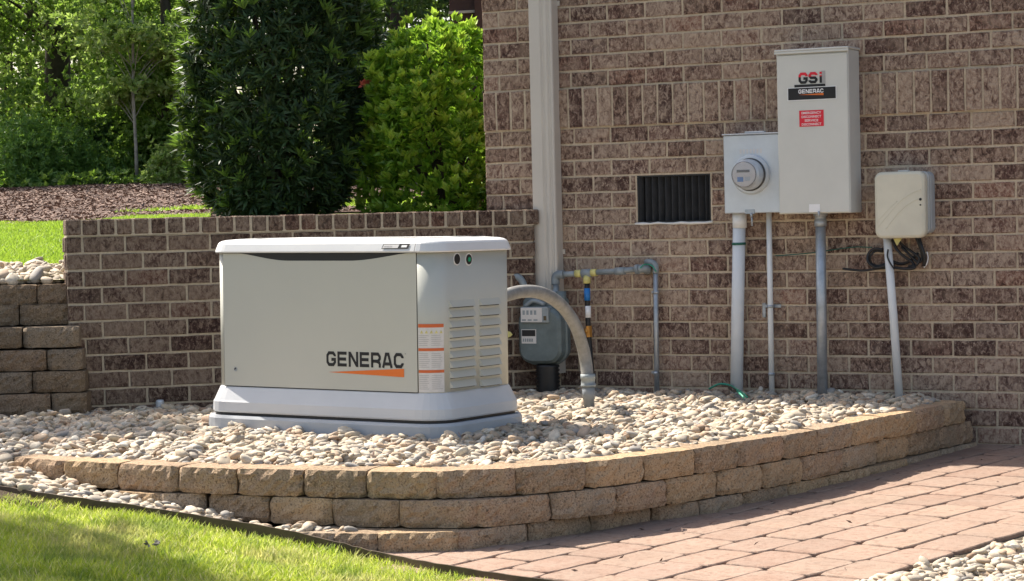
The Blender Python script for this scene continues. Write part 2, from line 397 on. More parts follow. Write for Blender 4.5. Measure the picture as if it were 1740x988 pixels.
A_, B_, CC = .11, .89, .17
GLY = {
 'G': [[(B_,.66),(B_,B_-CC),(B_-CC,B_),(A_+CC,B_),(A_,B_-CC),(A_,A_+CC),(A_+CC,A_),(B_-CC,A_),(B_,A_+CC),(B_,.46),(.52,.46)]],
 'E': [[(.96,B_),(A_,B_),(A_,A_),(.96,A_)], [(A_,.5),(.9,.5)]],
 'N': [[(A_,0),(A_,1)], [(B_,0),(B_,1)], [(A_+.04,.93),(B_-.04,.07)]],
 'R': [[(A_,0),(A_,B_),(B_-CC,B_),(B_,B_-CC),(B_,.42+CC),(B_-CC,.42),(A_,.42)], [(.56,.42),(B_-.06,.33),(B_,.22),(B_,0)]],
 'A': [[(.07,0),(.38,.9),(.62,.9),(.93,0)], [(.24,.26),(.76,.26)]],
 'C': [[(B_,.66),(B_,B_-CC),(B_-CC,B_),(A_+CC,B_),(A_,B_-CC),(A_,A_+CC),(A_+CC,A_),(B_-CC,A_),(B_,A_+CC),(B_,.34)]],
 'S': [[(B_,.72),(B_,B_-CC*.8),(B_-CC,B_),(A_+CC,B_),(A_,B_-CC),(A_,.5+CC),(A_+CC,.5),(B_-CC,.5),(B_,.5-CC),(B_,A_+CC),(B_-CC,A_),(A_+CC,A_),(A_,A_+CC*.8),(A_,.28)]],
 'i': [[(.5,0),(.5,.70)], [(.5,.80),(.5,1)]]}
def glyphs(mb, txt, o, ux, uy, W, H, depth=.0006, gap=.16, tx=.22, ty=.21):
    o = Vector(o); ux = Vector(ux); uy = Vector(uy); nz = ux.cross(uy).normalized()
    wd = [.5 if c == 'i' else 1 for c in txt]; cell = W/(sum(wd)+gap*(len(txt)-1)); x = 0; q = 0
    for c, w_ in zip(txt, wd):
        for path in GLY[c]:
            P2 = [Vector(((a-.5)*cell+x*cell+.5*cell*w_, b*H)) for a, b in path]; n = len(P2); L = []; Rr = []
            for i in range(n):
                d0 = (P2[i]-P2[max(i-1, 0)]); d1 = (P2[min(i+1, n-1)]-P2[i])
                if d0.length < 1e-9: d0 = d1
                if d1.length < 1e-9: d1 = d0
                d0 = d0.normalized(); d1 = d1.normalized(); n0 = Vector((-d0.y, d0.x)); n1 = Vector((-d1.y, d1.x)); mn = (n0+n1).normalized()
                k = 1/max(.45, mn.dot(n0)); off = Vector((mn.x*tx*cell/2, mn.y*ty*H/2))*k; L.append(P2[i]+off); Rr.append(P2[i]-off)
            q += 1; V = [o+ux*p.x+uy*p.y+nz*(depth+q*.00003) for p in L+Rr]
            mb.add(V, [(i+n, i+n+1, i+1, i) for i in range(n-1)])
        x += w_+gap
# ------------------------------------------------------------------ ground levels
def zpave(x, y): return E-1.113-.02*(10.34-y)
def zlow(x, y):                            # strip of stones and front lawn, rising to the left
    k = max(0, -x-.30); return zpave(x, y)+min(.30, .135*k)
BED = E-.875
capJ = [(-1.976,8.81),(-1.741,8.606),(-1.506,8.46),(-1.255,8.304),(-1.024,8.197),(-.773,8.088),(-.539,8.002),(-.284,7.93),(.002,7.985),(.259,8.13),(.479,8.31),(.682,8.497),(.865,8.70),(1.070,8.93),(1.235,9.137),(1.406,9.38),(1.590,9.64),(1.767,9.881),(1.933,10.112),(2.07,10.332)]

# ------------------------------------------------------------------ house wall
S0, S1 = -.142, 5.2
ZS = E+.4318                               # underside of soldier course
rowsb = [(ZS-CR*(k+1), ZS-CR*k) for k in range(21)]
rowst = [(ZS+2.5*CR+CR*k, ZS+2.5*CR+CR*(k+1)) for k in range(13)]
va, vb = main_sz(1080, 300)[0], main_sz(1207.5, 300)[0]
VENT = (va, vb, ZS-CR*6, ZS-CR*3)
def brick(mb, s0, s1, z0, z1, P=Wp, j=.0014, out=0.0, depth=.04, jt=.0054):
    a, b, c, d = s0+jt, s1-jt, z0+jt, z1-jt
    r_ = lambda q=j: random.uniform(-q, q)
    if b-a < .012: return
    ch = .0035; nf = out+random.uniform(-.002, .002)
    nx = max(1, int((b-a)/.05)); vs = []; 
    # grid of front face with rounded border
    sx = [a+ch]+[a+(b-a)*k/nx for k in range(1, nx)]+[b-ch]
    sz = [c+ch, (c+d)/2, d-ch]
    front = [[P(x+r_(), nf+r_(.0012), z+r_()) for x in sx] for z in sz]
    vs = [p for row in front for p in row]; n1 = len(sx); fs = []
    for i in range(2):
        for k in range(n1-1): fs.append((i*n1+k, i*n1+k+1, (i+1)*n1+k+1, (i+1)*n1+k))
    # border loop (bottom l->r, right, top r->l, left)
    loop = [(0, k) for k in range(n1)]+[(1, n1-1)]+[(2, k) for k in range(n1-1, -1, -1)]+[(1, 0)]
    o = len(vs); L = len(loop)
    for (i, k) in loop:
        x = a if k == 0 else (b if k == n1-1 else sx[k]); z = c if i == 0 else (d if i == 2 else sz[1])
        vs.append(P(x+r_(.0018), nf-.0045, z+r_(.0018)))
    for q in range(L):
        q2 = (q+1) % L; A = loop[q]; B = loop[q2]
        fs.append((A[0]*n1+A[1], o+q, o+q2, B[0]*n1+B[1]))
    for q in range(L):
        (i, k) = loop[q]; x = a if k == 0 else (b if k == n1-1 else sx[k]); z = c if i == 0 else (d if i == 2 else sz[1])
        vs.append(P(x, nf-depth, z))
    for q in range(L):
        q2 = (q+1) % L; fs.append((o+q, o+L+q, o+L+q2, o+q2))
    mb.add(vs, fs)
house = empty('brick_house', Wp(0, 0, 0), 'purple brown brick house wall with an upright soldier course, right of the low wall', 'house')
bk = MB()
def row(mb, z0, z1, phase, s0, s1, skip=None, P=Wp, out=0.0, first=None):
    k0 = math.floor((s0-phase)/.2032)
    js = [s0]+[phase+.2032*k+random.uniform(-.003, .003) for k in range(k0+1, k0+60) if s0+.03 < phase+.2032*k < s1-.02]+[s1]
    for a, b in zip(js[:-1], js[1:]):
        if skip and z0 > skip[2]-.01 and z1 < skip[3]+.01:
            if a >= skip[0]-.001 and b <= skip[1]+.001: continue
            if a < skip[0] < b and b > skip[0]:
                brick(mb, a, skip[0], z0, z1, P, out=out)
                if b > skip[1]: brick(mb, skip[1], b, z0, z1, P, out=out)
                continue
            if a < skip[1] < b: brick(mb, skip[1], b, z0, z1, P, out=out); continue
        brick(mb, a, b, z0, z1, P, out=out)
for i, (z0, z1) in enumerate(rowsb): row(bk, z0, z1, .368 if i % 2 == 0 else .4665, S0, S1, VENT)
for i, (z0, z1) in enumerate(rowst): row(bk, z0, z1, .3605 if i % 2 == 0 else .466, S0, S1)
k = math.floor((S0-.343)/CR)
while .343+CR*k < S1:
    a = max(S0, .343+CR*k); b = .343+CR*(k+1); brick(bk, a, b, ZS, ZS+2.5*CR, out=.009); k += 1
# return side of the house corner
def Wside(s, n, z): return Wp(S0, 0, z) - NM*s - DM*n
ZT = rowst[-1][1]
rs = list(reversed(rowsb))+[(ZS, ZS+2.5*CR)]+rowst
for i, (z0, z1) in enumerate(rs):
    if z1-z0 > .1:
        kk = 0
        while kk*CR < 3.2: brick(bk, .035+kk*CR, .035+(kk+1)*CR, z0, z1, Wside, out=.005); kk += 1
    else: row(bk, z0, z1, .1 if i % 2 else .2, .035, 3.2, None, Wside)
bk.build('wall', M['brick'], house)
mo = MB()
def mq(s0, s1, z0, z1, n=-.0062): mo.poly([Wp(s0, n, z0), Wp(s1, n, z0), Wp(s1, n, z1), Wp(s0, n, z1)])
mq(S0+.006, va+.004, -.15, ZT); mq(vb-.004, S1, -.15, ZT); mq(va+.004, vb-.004, -.15, VENT[2]+.004); mq(va+.004, vb-.004, VENT[3]-.004, ZT)
for a, b in (((va+.004, VENT[2]+.004), (va+.004, VENT[3]-.004)), ((vb-.004, VENT[2]+.004), (vb-.004, VENT[3]-.004)), ((va+.004, VENT[2]+.004), (vb-.004, VENT[2]+.004)), ((va+.004, VENT[3]-.004), (vb-.004, VENT[3]-.004))):
    mo.poly([Wp(a[0], -.0062, a[1]), Wp(b[0], -.0062, b[1]), Wp(b[0], -.09, b[1]), Wp(a[0], -.09, a[1])])
mo.poly([Wp(S0+.0075, -.0075, -.15), Wp(S0+.0075, -3.2, -.15), Wp(S0+.0075, -3.2, ZT), Wp(S0+.0075, -.0075, ZT)])
mo.box(Wp(S0+.004, -.02, ZS+.003), DM*(S1-S0-.004), NM*.0225, Vector((0, 0, 2.5*CR-.006)))
mo.build('mortar', M['mortar'], house, fix=False)
bx = MB(); bx.box(Wp(S0+.05, -3.15, -.15), DM*(S1-S0-.05), NM*2.95, Vector((0, 0, ZT+.15)))
bx.box(Wp(S0-.03, -3.25, ZT), DM*(S1-S0+.05), NM*3.27, Vector((0, 0, .10)))
bx.build('wall_core', M['concrete'], house)
# crawl space vent (part of the house)
vn = MB(); vn.poly([Wp(va, -.085, VENT[2]), Wp(vb, -.085, VENT[2]), Wp(vb, -.085, VENT[3]), Wp(va, -.085, VENT[3])])
fr = .008
for (a, b, c, d) in ((va+.004, vb-.004, VENT[2]+.004, VENT[2]+.004+fr), (va+.004, vb-.004, VENT[3]-.004-fr, VENT[3]-.004), (va+.004, va+.012, VENT[2]+.013, VENT[3]-.013), (vb-.012, vb-.004, VENT[2]+.013, VENT[3]-.013)):
    vn.box(Wp(a, -.04, c), DM*(b-a), NM*.032, Vector((0, 0, d-c)))
vent = vn.build('vent', M['black'], house)
ns = 11
for i in range(ns):
    s = va+.022+(vb-va-.044)*i/(ns-1); q = MB()
    q.box(Wp(s-.004, -.055, VENT[2]+.0135), DM*.009+NM*.012, NM*.030-DM*.014, Vector((0, 0, VENT[3]-VENT[2]-.027)))
    f = q.build('fin', M['fin'], house)
q = MB(); q.tube([Wp(va-.006+(vb-va+.012)*t/10, .003+random.uniform(-.001, .002), VENT[2]+random.uniform(-.002, .003)) for t in range(11)], [.006+random.uniform(-.002, .003) for _ in range(11)], 8)
q.build('caulk_bead', M['caulk'], house)

# ------------------------------------------------------------------ low garden wall
LW0 = -2.199
TOPL = E+.0299
def Lp(s, n, z): return OL + DL*(LW0+s) + NL*n + Vector((0, 0, z))
def Lend(s, n, z): return Lp(0, 0, z) - NL*s - DL*n
LEN = 2.33
low = empty('garden_wall', Lp(0, 0, 0), 'low dark brick garden wall capped with a row of upright bricks, behind the generator', 'brick wall')
b = MB()
for i in range(11):
    z1 = TOPL-CR*(i+1); z0 = z1-CR
    row(b, z0, z1, .0805 if i % 2 == 0 else .165, 0, LEN, None, Lp)
    row(b, z0, z1, .09 if i % 2 == 0 else .14, .035, .2, None, Lend)
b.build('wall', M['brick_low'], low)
b = MB(); k = 0
while .0245+CR*(k-1) < LEN-.05:
    a0 = .0 if k == 0 else .0245+CR*(k-1)+.02; 
    a0 = max(0, -.004+CR*1.0*(k)); b0 = a0+CR
    dz = random.uniform(-.002, .002)
    # full depth header: box with worn edges
    jt = .0058; mbs = [(a0+jt, b0-jt)]
    b.box(Lp(a0+jt, .006+random.uniform(-.002, .002), TOPL-CR+jt+dz), DL*(CR-2*jt), -NL*.205, Vector((0, 0, CR-jt)), .006)
    k += 1
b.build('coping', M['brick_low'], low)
b = MB()
b.box(Lp(.0065, -.0065, -.1), DL*(LEN-.02), -NL*.185, Vector((0, 0, TOPL-CR-.001+.1)))
b.box(Lp(.0095, .0, TOPL-CR), DL*(LEN-.02), -NL*.19, Vector((0, 0, CR-.003)))
b.build('mortar', M['mortar_low'], low)

# ------------------------------------------------------------------ retaining walls of split blocks
def block(root, p0, p1, z0, z1, depth=.19, name='block', gap=.003, rag=.006):
    p0 = Vector((*p0, 0)); p1 = Vector((*p1, 0)); d = (p1-p0); L = d.length-2*gap; d.normalize(); n = Vector((d.y, -d.x, 0))
    o = p0+d*gap; bm = bmesh.new(); nx, nz, ny = max(3, int(L/.022)), 5, 3
    tp = random.uniform(0, .012)           # side taper of the split face
    def pt(u, v, w_):                      # u along, v depth, w up (0..1)
        s = L*u; dep = depth*v
        taper = .024*v; s = s*(1-2*taper)+L*taper
        edge = min(u, 1-u)*L; ez = min(w_, 1-w_)*(z1-z0)
        bul = 0
        if v == 0:
            bul = .010*min(1, edge/.018)*min(1, (ez+.003)/.014)
        return o+d*s+n*(bul)-n*dep+Vector((0, 0, z0+.0015+(z1-z0-.003)*w_))
    G = {}
    def V(i, j, k_):
        if (i, j, k_) not in G:
            p = pt(i/nx, j/ny, k_/nz)
            q = rag if j == 0 else .0012
            p = p + n*random.uniform(-q, q*.8)*(1 if j == 0 else 0) + Vector((0, 0, random.uniform(-.0014, .0014))) + d*random.uniform(-.0015, .0015)
            if j == 0 and i in (0, nx): p -= n*random.uniform(.006, .015)
            if j == 0 and (i in (0, nx)) and (k_ in (0, nz)): p -= n*random.uniform(0, .014)+Vector((0, 0, .004 if k_ else -.004))
            G[(i, j, k_)] = bm.verts.new(p-root.location)
        return G[(i, j, k_)]
    for i in range(nx):
        for k_ in range(nz):
            bm.faces.new((V(i, 0, k_), V(i+1, 0, k_), V(i+1, 0, k_+1), V(i, 0, k_+1)))
            bm.faces.new((V(i, ny, k_), V(i, ny, k_+1), V(i+1, ny, k_+1), V(i+1, ny, k_)))
        for j in range(ny):
            bm.faces.new((V(i, j, nz), V(i+1, j, nz), V(i+1, j+1, nz), V(i, j+1, nz)))
            bm.faces.new((V(i, j, 0), V(i, j+1, 0), V(i+1, j+1, 0), V(i+1, j, 0)))
    for j in range(ny):
        for k_ in range(nz):
            bm.faces.new((V(0, j, k_), V(0, j, k_+1), V(0, j+1, k_+1), V(0, j+1, k_)))
            bm.faces.new((V(nx, j, k_), V(nx, j+1, k_), V(nx, j+1, k_+1), V(nx, j, k_+1)))
    bmesh.ops.recalc_face_normals(bm, faces=bm.faces)
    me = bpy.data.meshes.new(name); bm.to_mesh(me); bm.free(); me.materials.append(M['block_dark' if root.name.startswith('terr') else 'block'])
    ob = bpy.data.objects.new(name, me); COL.objects.link(ob); ob.parent = root
    return ob
ret = empty('retaining_wall', Vector((0, 8, 0)), 'curved low retaining wall of tan split face blocks holding the stone bed', 'retaining wall')
ZC = E-.895
for a, b_ in zip(capJ[:-1], capJ[1:]): block(ret, a, b_, ZC-.1, ZC+random.uniform(-.002, .002))
mid = [gpt(x, y, ZC-.1) for x, y in [(350,838),(455,843),(562,847),(676,850),(810,850),(938,838),(1050,826),(1135,814),(1219,800),(1297,788),(1365,776),(1432,762),(1490,748),(1545,737),(1598,726),(1652,714)]]
mid = [(p.x, p.y) for p in mid]; mid = [(-1.55, 8.44), (-1.33, 8.31)]+mid
for a, b_ in zip(mid[:-1], mid[1:]): block(ret, a, b_, ZC-.2, ZC-.1-.001)
bot = [gpt(x, y, ZC-.2) for x, y in [(455,902),(566,905),(640,906),(780,903),(900,889),(1006,873),(1110,859),(1192,850),(1265,836),(1342,822),(1408,808),(1480,793),(1545,778),(1600,764),(1662,750)]]
bot = [(p.x, p.y) for p in bot]
for a, b_ in zip(bot[:-1], bot[1:]): block(ret, a, b_, ZC-.3, ZC-.2-.001, .26)

ter = empty('terraced_wall', dpt(60, 600, 10.85), 'terraced brown block wall stepping up at the left edge of the stone bed', 'retaining wall')
ter.location.z = 0
tops = [666, 629.5, 593, 554.6, 518, 484]
for i in range(6):
    zt = E-.895+.022+.1*(i+0); zt = E-(tops[i]-386)/F*10.75
    xr = [147, 144, 140, 134, 128, 122][i]
    Y = [10.60, 10.62, 10.64, 10.66, 10.78, 10.80][i]
    ed = dpt(xr, tops[i], Y).x
    dirx = Vector((-1, -.02, 0)).normalized()
    fr_ = [.0, .11, .0, .14, .05, .13][i]
    xs = [0, (.155 if i in (0, 1, 3) else .10) if False else .12+fr_]
    first = [.17, .25, .17, .27, .27, .17][i]
    cuts = [0, first]+[first+.29*q for q in range(1, 5)]
    for a, b_ in zip(cuts[:-1], cuts[1:]):
        pa = Vector((ed, Y, 0))+dirx*b_; pb = Vector((ed, Y, 0))+dirx*a
        block(ter, (pa.x, pa.y), (pb.x, pb.y), zt-.1, zt, .2)
    if i == 0:
        pa = Vector((ed+.03, Y-.02, 0))+dirx*1.4; pb = Vector((ed+.03, Y-.02, 0))
        for q in range(5):
            u = pb+(pa-pb)*(q/5); v_ = pb+(pa-pb)*((q+1)/5); block(ter, (v_.x, v_.y), (u.x, u.y), zt-.2, zt-.1-.001, .2)

# ------------------------------------------------------------------ ground sheets
def sheet(name, xs, ys, zf, mat, kind='structure', smooth=True):
    X, Y = np.meshgrid(xs, ys); Z = np.vectorize(zf)(X, Y)
    v = np.stack([X, Y, Z], -1).reshape(-1, 3); nx = len(xs); q = []
    i, j = np.meshgrid(np.arange(len(ys)-1), np.arange(nx-1), indexing='ij'); a = i*nx+j
    q = np.stack([a, a+1, a+nx+1, a+nx], -1).reshape(-1, 4)
    o = fast_mesh(name, v, q, mat, smooth=smooth); o['kind'] = kind; return o
# everything low and far: one sheet to the horizon
def zbase(x, y):
    if x < -1.7 and 8.3 < y < 9.9: return zlow(x, y)-.03 if y > 8.75 else zlow(x, y)-.05
    return zlow(x, y)-.05 if (8.3-.35*(x+1.9)+.0 < y+.12 < 11 and x < -.35 and y > 7.6) else -.25
gx = np.concatenate([[-400, -150, -60, -20, -8], np.linspace(-4, 4, 60), [8, 20, 60, 150, 400]])
gy = np.concatenate([[-300, -80, -20, -3, 1, 3, 5], np.linspace(6, 12, 50), [20, 60, 150, 400]])
sheet('ground', gx, gy, zbase, M['soil'])
def pip(x, y, poly):
    c = False; n = len(poly)
    for i in range(n):
        x1, y1 = poly[i][:2]; x2, y2 = poly[(i+1) % n][:2]
        if (y1 > y) != (y2 > y) and x < (x2-x1)*(y-y1)/(y2-y1)+x1: c = not c
    return c
wallpt = lambda s: tuple(Wp(s, -.02, 0))[:2]
bedpoly = [(-3.6, 9.6), (-2.3, 9.05)]+[(x, y+.05) for x, y in capJ]+[wallpt(2.35), wallpt(.2), tuple(Lp(LEN-.1, 0, 0))[:2], tuple(Lp(0, -.05, 0))[:2], (-2.2, 10.8), (-3.6, 10.8)]
bb = MB()
bb.poly([Vector((x, y, BED-.035)) for x, y in bedpoly]); o = bb.build('bed_base', M['grit'], fix=False); o['kind'] = 'structure'

# paving: individual worn pavers in running bond
pd = Vector((.63, .777, 0)).normalized(); pn = Vector((pd.y, -pd.x, 0))
edge_pts = [gpt(x, y, z+E) for x, y, z in [(0,832,-.98),(100,848,-1.0),(230,866,-1.03),(350,885,-1.06),(470,905,-1.09),(560,925,-1.12),(640,945,-1.15),(740,965,-1.16),(870,985,-1.17)]]
for p_ in [(.35, 6.9), (.7, 6.45), (1.05, 5.9)]: edge_pts.append(Vector((*p_, zpave(*p_))))
edge_pts = [Vector((-2.9, 8.75, .28)), Vector((-2.3, 8.58, .23))]+edge_pts
B1 = gpt(1480, 985, zpave(1.1, 6.96)); B2 = gpt(1740, 913, zpave(1.77, 7.77))
def inpave(c):
    # right of lawn edging, in front of block wall, left of the stone margin
    d = (B2-B1).normalized(); side = (c-B1).dot(Vector((d.y, -d.x, 0)))
    if side > .0: return False
    for a, b_ in zip(edge_pts[:-1], edge_pts[1:]):
        if a.x <= c.x <= b_.x:
            ye = a.y+(b_.y-a.y)*(c.x-a.x)/(b_.x-a.x)
            if c.y < ye-.05: return False
    if c.x < edge_pts[0].x: return False
    if (c-OM).dot(NM) < -.2: return False
    if pip(c.x, c.y, [(x, y+.16) for x, y in capJ]+[(2.0, 10.6), (0, 11.4), (-2.3, 11)]): return False
    if c.x < -.55: return False
    return True
pv = MB(); RW = .186; BLn = .305
u0 = (B1.dot(pn))
for r_ in range(0, 26):
    cu_ = u0-RW*(r_+.5)-.004; off = (r_ % 2)*.5*BLn+random.uniform(-.03, .03)+[0, .04, -.05][r_ % 3]; s = -2.0+off
    while s < 16:
        L = BLn*random.choice([1, 1, 1, .98, 1.04]); c = pn*cu_+pd*(s+L/2); c.z = 0
        if inpave(c):
            g_ = .0032; hl = L/2-g_; hw = RW/2-g_; dz = random.uniform(-.0014, .0014); tl = (random.uniform(-.002, .002), random.uniform(-.002, .002))
            out = []; N = 7
            seq = [(-1+2*k/N, -1) for k in range(N)]+[(1, -1+2*k/5) for k in range(5)]+[(1-2*k/N, 1) for k in range(N)]+[(-1, 1-2*k/5) for k in range(5)]
            rings = [[], [], []]
            for (a, b_) in seq:
                ja, jb = random.uniform(-.0022, .0022), random.uniform(-.0018, .0018)
                cr_ = .008 if abs(a) == 1 and abs(b_) == 1 else 0
                for q, (ins, h) in enumerate(((0, -.05), (0, -.0035), (.0035, 0))):
                    p = c+pd*(a*(hl-ins-cr_)+ja)+pn*(b_*(hw-ins-cr_)+jb)
                    p.z = zpave(p.x, p.y)+h+dz+tl[0]*a+tl[1]*b_*.5; rings[q].append(p)
            pv.loft(rings[:2], caps=False, smooth=False)
            o_ = len(pv.v); n_ = len(seq); ce = c.copy(); ce.z = zpave(c.x, c.y)+dz+.0005
            pv.v += rings[1]+rings[2]+[ce]
            for k in range(n_):
                k2 = (k+1) % n_; pv.f += [(o_+k, o_+k2, o_+n_+k2, o_+n_+k), (o_+n_+k, o_+n_+k2, o_+2*n_)]; pv.sm += [False, False]
        s += L
o = pv.build('paving', M['paver'], fix=True)
b_ = bmesh.new(); b_.from_mesh(o.data); bmesh.ops.remove_doubles(b_, verts=b_.verts, dist=.00005); b_.to_mesh(o.data); b_.free()
o['kind'] = 'structure'
sj = sheet('joint_sand', np.linspace(-.62, 6, 30), np.linspace(3, 11.5, 40), lambda x, y: zpave(x, y)-.016, M['grit'])

# steel lawn edging
ed = MB(); pts = catmull(edge_pts, 6); th = .004; hgt = .034
rings = []
for i, p in enumerate(pts):
    t = (pts[min(i+1, len(pts)-1)]-pts[max(i-1, 0)]); t.z = 0; t.normalize(); n = Vector((t.y, -t.x, 0))
    z1 = p.z+.015+random.uniform(-.002, .002); rings.append([Vector((*(p+n*th).xy, z1)), Vector((*(p-n*th).xy, z1)), Vector((*(p-n*th).xy, z1-.12)), Vector((*(p+n*th).xy, z1-.12))])
ed.loft(rings, smooth=False)
tag(ed.build('lawn_edging', M['edging']), 'thin dark metal edging strip between front lawn and stones', 'edging')

# ------------------------------------------------------------------ river stones: settled on a height map
def ico(sub):
    b = bmesh.new(); bmesh.ops.create_icosphere(b, subdivisions=sub, radius=1); b.verts.ensure_lookup_table()
    v = np.array([x.co[:] for x in b.verts]); f = np.array([[q.index for q in x.verts] for x in b.faces]); b.free(); return v, f
ICV, ICF = ico(2)
def stone_templates(n=14):
    T = []
    for i in range(n):
        v = ICV.copy(); 
        for k in range(3):
            d = rng.normal(size=3); d /= np.linalg.norm(d); a = rng.uniform(.08, .26)
            v += v*(a*np.sin(v@d*2.2+rng.uniform(0, 6)))[:, None]
        pw = np.array([.9, .9, .8]); v = np.sign(v)*np.abs(v)**pw
        T.append(v)
    return T
TPL = stone_templates()
def stones(name, pts, zf, mat, size=(.0135, .028), layers=1.0, label=None, parent=None, cell=.006):
    pts = np.array(pts); x0, y0 = pts.min(0)-.1; x1, y1 = pts.max(0)+.1
    nx, ny = int((x1-x0)/cell)+1, int((y1-y0)/cell)+1
    gx_ = x0+np.arange(nx)*cell; gy_ = y0+np.arange(ny)*cell
    H = np.vectorize(zf)(*np.meshgrid(gx_, gy_)).astype(float)
    V = []; Fc = []; base = 0
    for (x, y) in pts:
        a = rng.uniform(*size)*(1.45 if rng.random() < .09 else 1); asp = rng.uniform(.5, .9); b = a*asp; c = a*rng.uniform(.28, .46)
        yaw = rng.uniform(0, math.pi); i, j = int((y-y0)/cell), int((x-x0)/cell); r_ = max(1, int(a*.8/cell))
        sub = H[max(0, i-r_):i+r_+1, max(0, j-r_):j+r_+1]
        if sub.size < 4: continue
        gyv, gxv = np.gradient(sub) if min(sub.shape) > 1 else (np.zeros(1), np.zeros(1))
        sx, sy = np.clip(gxv.mean()/cell, -.5, .5), np.clip(gyv.mean()/cell, -.5, .5)
        z = np.percentile(sub, 45)+c*.45
        sx += rng.normal(0, .18); sy += rng.normal(0, .18)
        n = np.array([-sx, -sy, 1.]); n /= np.linalg.norm(n); ux = np.array([math.cos(yaw), math.sin(yaw), 0]); ux -= n*ux.dot(n); ux /= np.linalg.norm(ux); uy = np.cross(n, ux)
        T = TPL[rng.integers(len(TPL))]
        v = (T[:, 0:1]*a)*ux+(T[:, 1:2]*b)*uy+(T[:, 2:3]*c)*n+np.array([x, y, z])
        V.append(v); Fc.append(ICF+base); base += len(v)
        yy, xx = np.mgrid[max(0, i-r_-1):min(ny, i+r_+2), max(0, j-r_-1):min(nx, j+r_+2)]
        dx = x0+xx*cell-x; dy = y0+yy*cell-y; u_ = (dx*ux[0]+dy*ux[1])/a; v_ = (dx*uy[0]+dy*uy[1])/b; q = 1-u_**2-v_**2
        top = z+c*np.sqrt(np.clip(q, 0, 1))*.62-.35*(z-c*.45-np.median(sub))
        sl = H[yy[0, 0]:yy[-1, 0]+1, xx[0, 0]:xx[0, -1]+1]
        np.copyto(sl, np.maximum(sl, np.where(q > 0, top, -9)))
    o = fast_mesh(name, np.concatenate(V), np.concatenate(Fc), mat, smooth=True, tris=True)
    o['kind'] = 'stuff'
    if label: o['label'] = label
    return o
def scatter(poly, dens, bbx=None):
    xs = [p[0] for p in poly]; ys = [p[1] for p in poly]; a, b, c, d = min(xs), max(xs), min(ys), max(ys)
    n = int((b-a)*(d-c)*dens); P = np.column_stack([rng.uniform(a, b, n), rng.uniform(c, d, n)])
    return [p for p in P if pip(p[0], p[1], poly)]
inner = [(-3.2, 9.55), (-2.3, 9.2), (-2.05, 8.98)]+[(x-.06*0, y+.15) for x, y in capJ[1:-1]]+[(1.95, 10.36), wallpt(2.16), wallpt(.3), tuple(Lp(LEN-.12, .03, 0))[:2], tuple(Lp(0.05, .03, 0))[:2], (-2.2, 10.58), (-3.2, 10.56)]
# generator frame (needed to keep stones from under the pad)
TH = R(-32); GA = Vector((math.cos(TH), math.sin(TH), 0)); GB = Vector((-math.sin(TH), math.cos(TH), 0))
GL, GW = 1.16, .60
KC = Vector((-.311, 9.054, 0)); GC = KC-GA*(GL/2)+GB*(GW/2)
def inpad(x, y, m=.0):
    d = Vector((x, y, 0))-GC; return abs(d.dot(GA)) < GL/2+.06+m and abs(d.dot(GB)) < GW/2+.06+m
def zbed(x, y):
    d = Vector((x, y, 0))-GC; r_ = math.hypot(d.dot(GA)/.9, d.dot(GB)/.65)
    return BED-.035+.012*math.exp(-max(0, r_-.8)*4)+.006*math.sin(3.1*x+1.3*y)
P = [p for p in scatter(inner, 2250) if not inpad(p[0], p[1], -.01)]
stones('river_stones', P, zbed, M['stone'], label='pale rounded river stones filling the raised bed')
# low strip in front of block wall
def ye(x): return np.interp(x, [p.x for p in edge_pts], [p.y for p in edge_pts])
el = [(p.x, p.y) for p in edge_pts]
strip = el[:8]+[(-.66, 7.86), (-.9, 7.90)]+[(-.9, 8.08), (-1.1, 8.20), (-1.3, 8.30), (-1.55, 8.44), (-1.8, 8.60), (-1.97, 8.90), (-2.1, 9.06), (-2.6, 9.45), (-3.2, 9.7)]
def zstrip(x, y): return zlow(x, y)-.028+max(0, min(.05, (y-7.75)*.0))
P = [p for p in scatter(strip, 2000) if p[0] > -2.9 and p[1] > ye(p[0])+.022]
stones('stone_strip', P, lambda x, y: zlow(x, y)-.034, M['stone'], label='river stones between block wall and lawn edging')
ledge = [(-.95, 7.96), (-.58, 7.91), (-.58, 7.96), (-.95, 8.08)]
stones('ledge_stones', scatter(ledge, 900), lambda x, y: ZC-.2-.004, M['stone'], size=(.016, .03), label='loose river stones lying on the bottom step of the block wall')
# right margin stones
dmg = (B2-B1).normalized(); nmg = Vector((dmg.y, -dmg.x, 0))
mp = [B1-dmg*1.2+nmg*.02, B2+dmg*2.2+nmg*.02, B2+dmg*2.2+nmg*1.0, B1-dmg*1.2+nmg*1.0]
stones('margin_stones', scatter([(p.x, p.y) for p in mp], 1900), lambda x, y: zpave(x, y)-.013, M['stone'], label='river stones beyond the right edge of the paving')

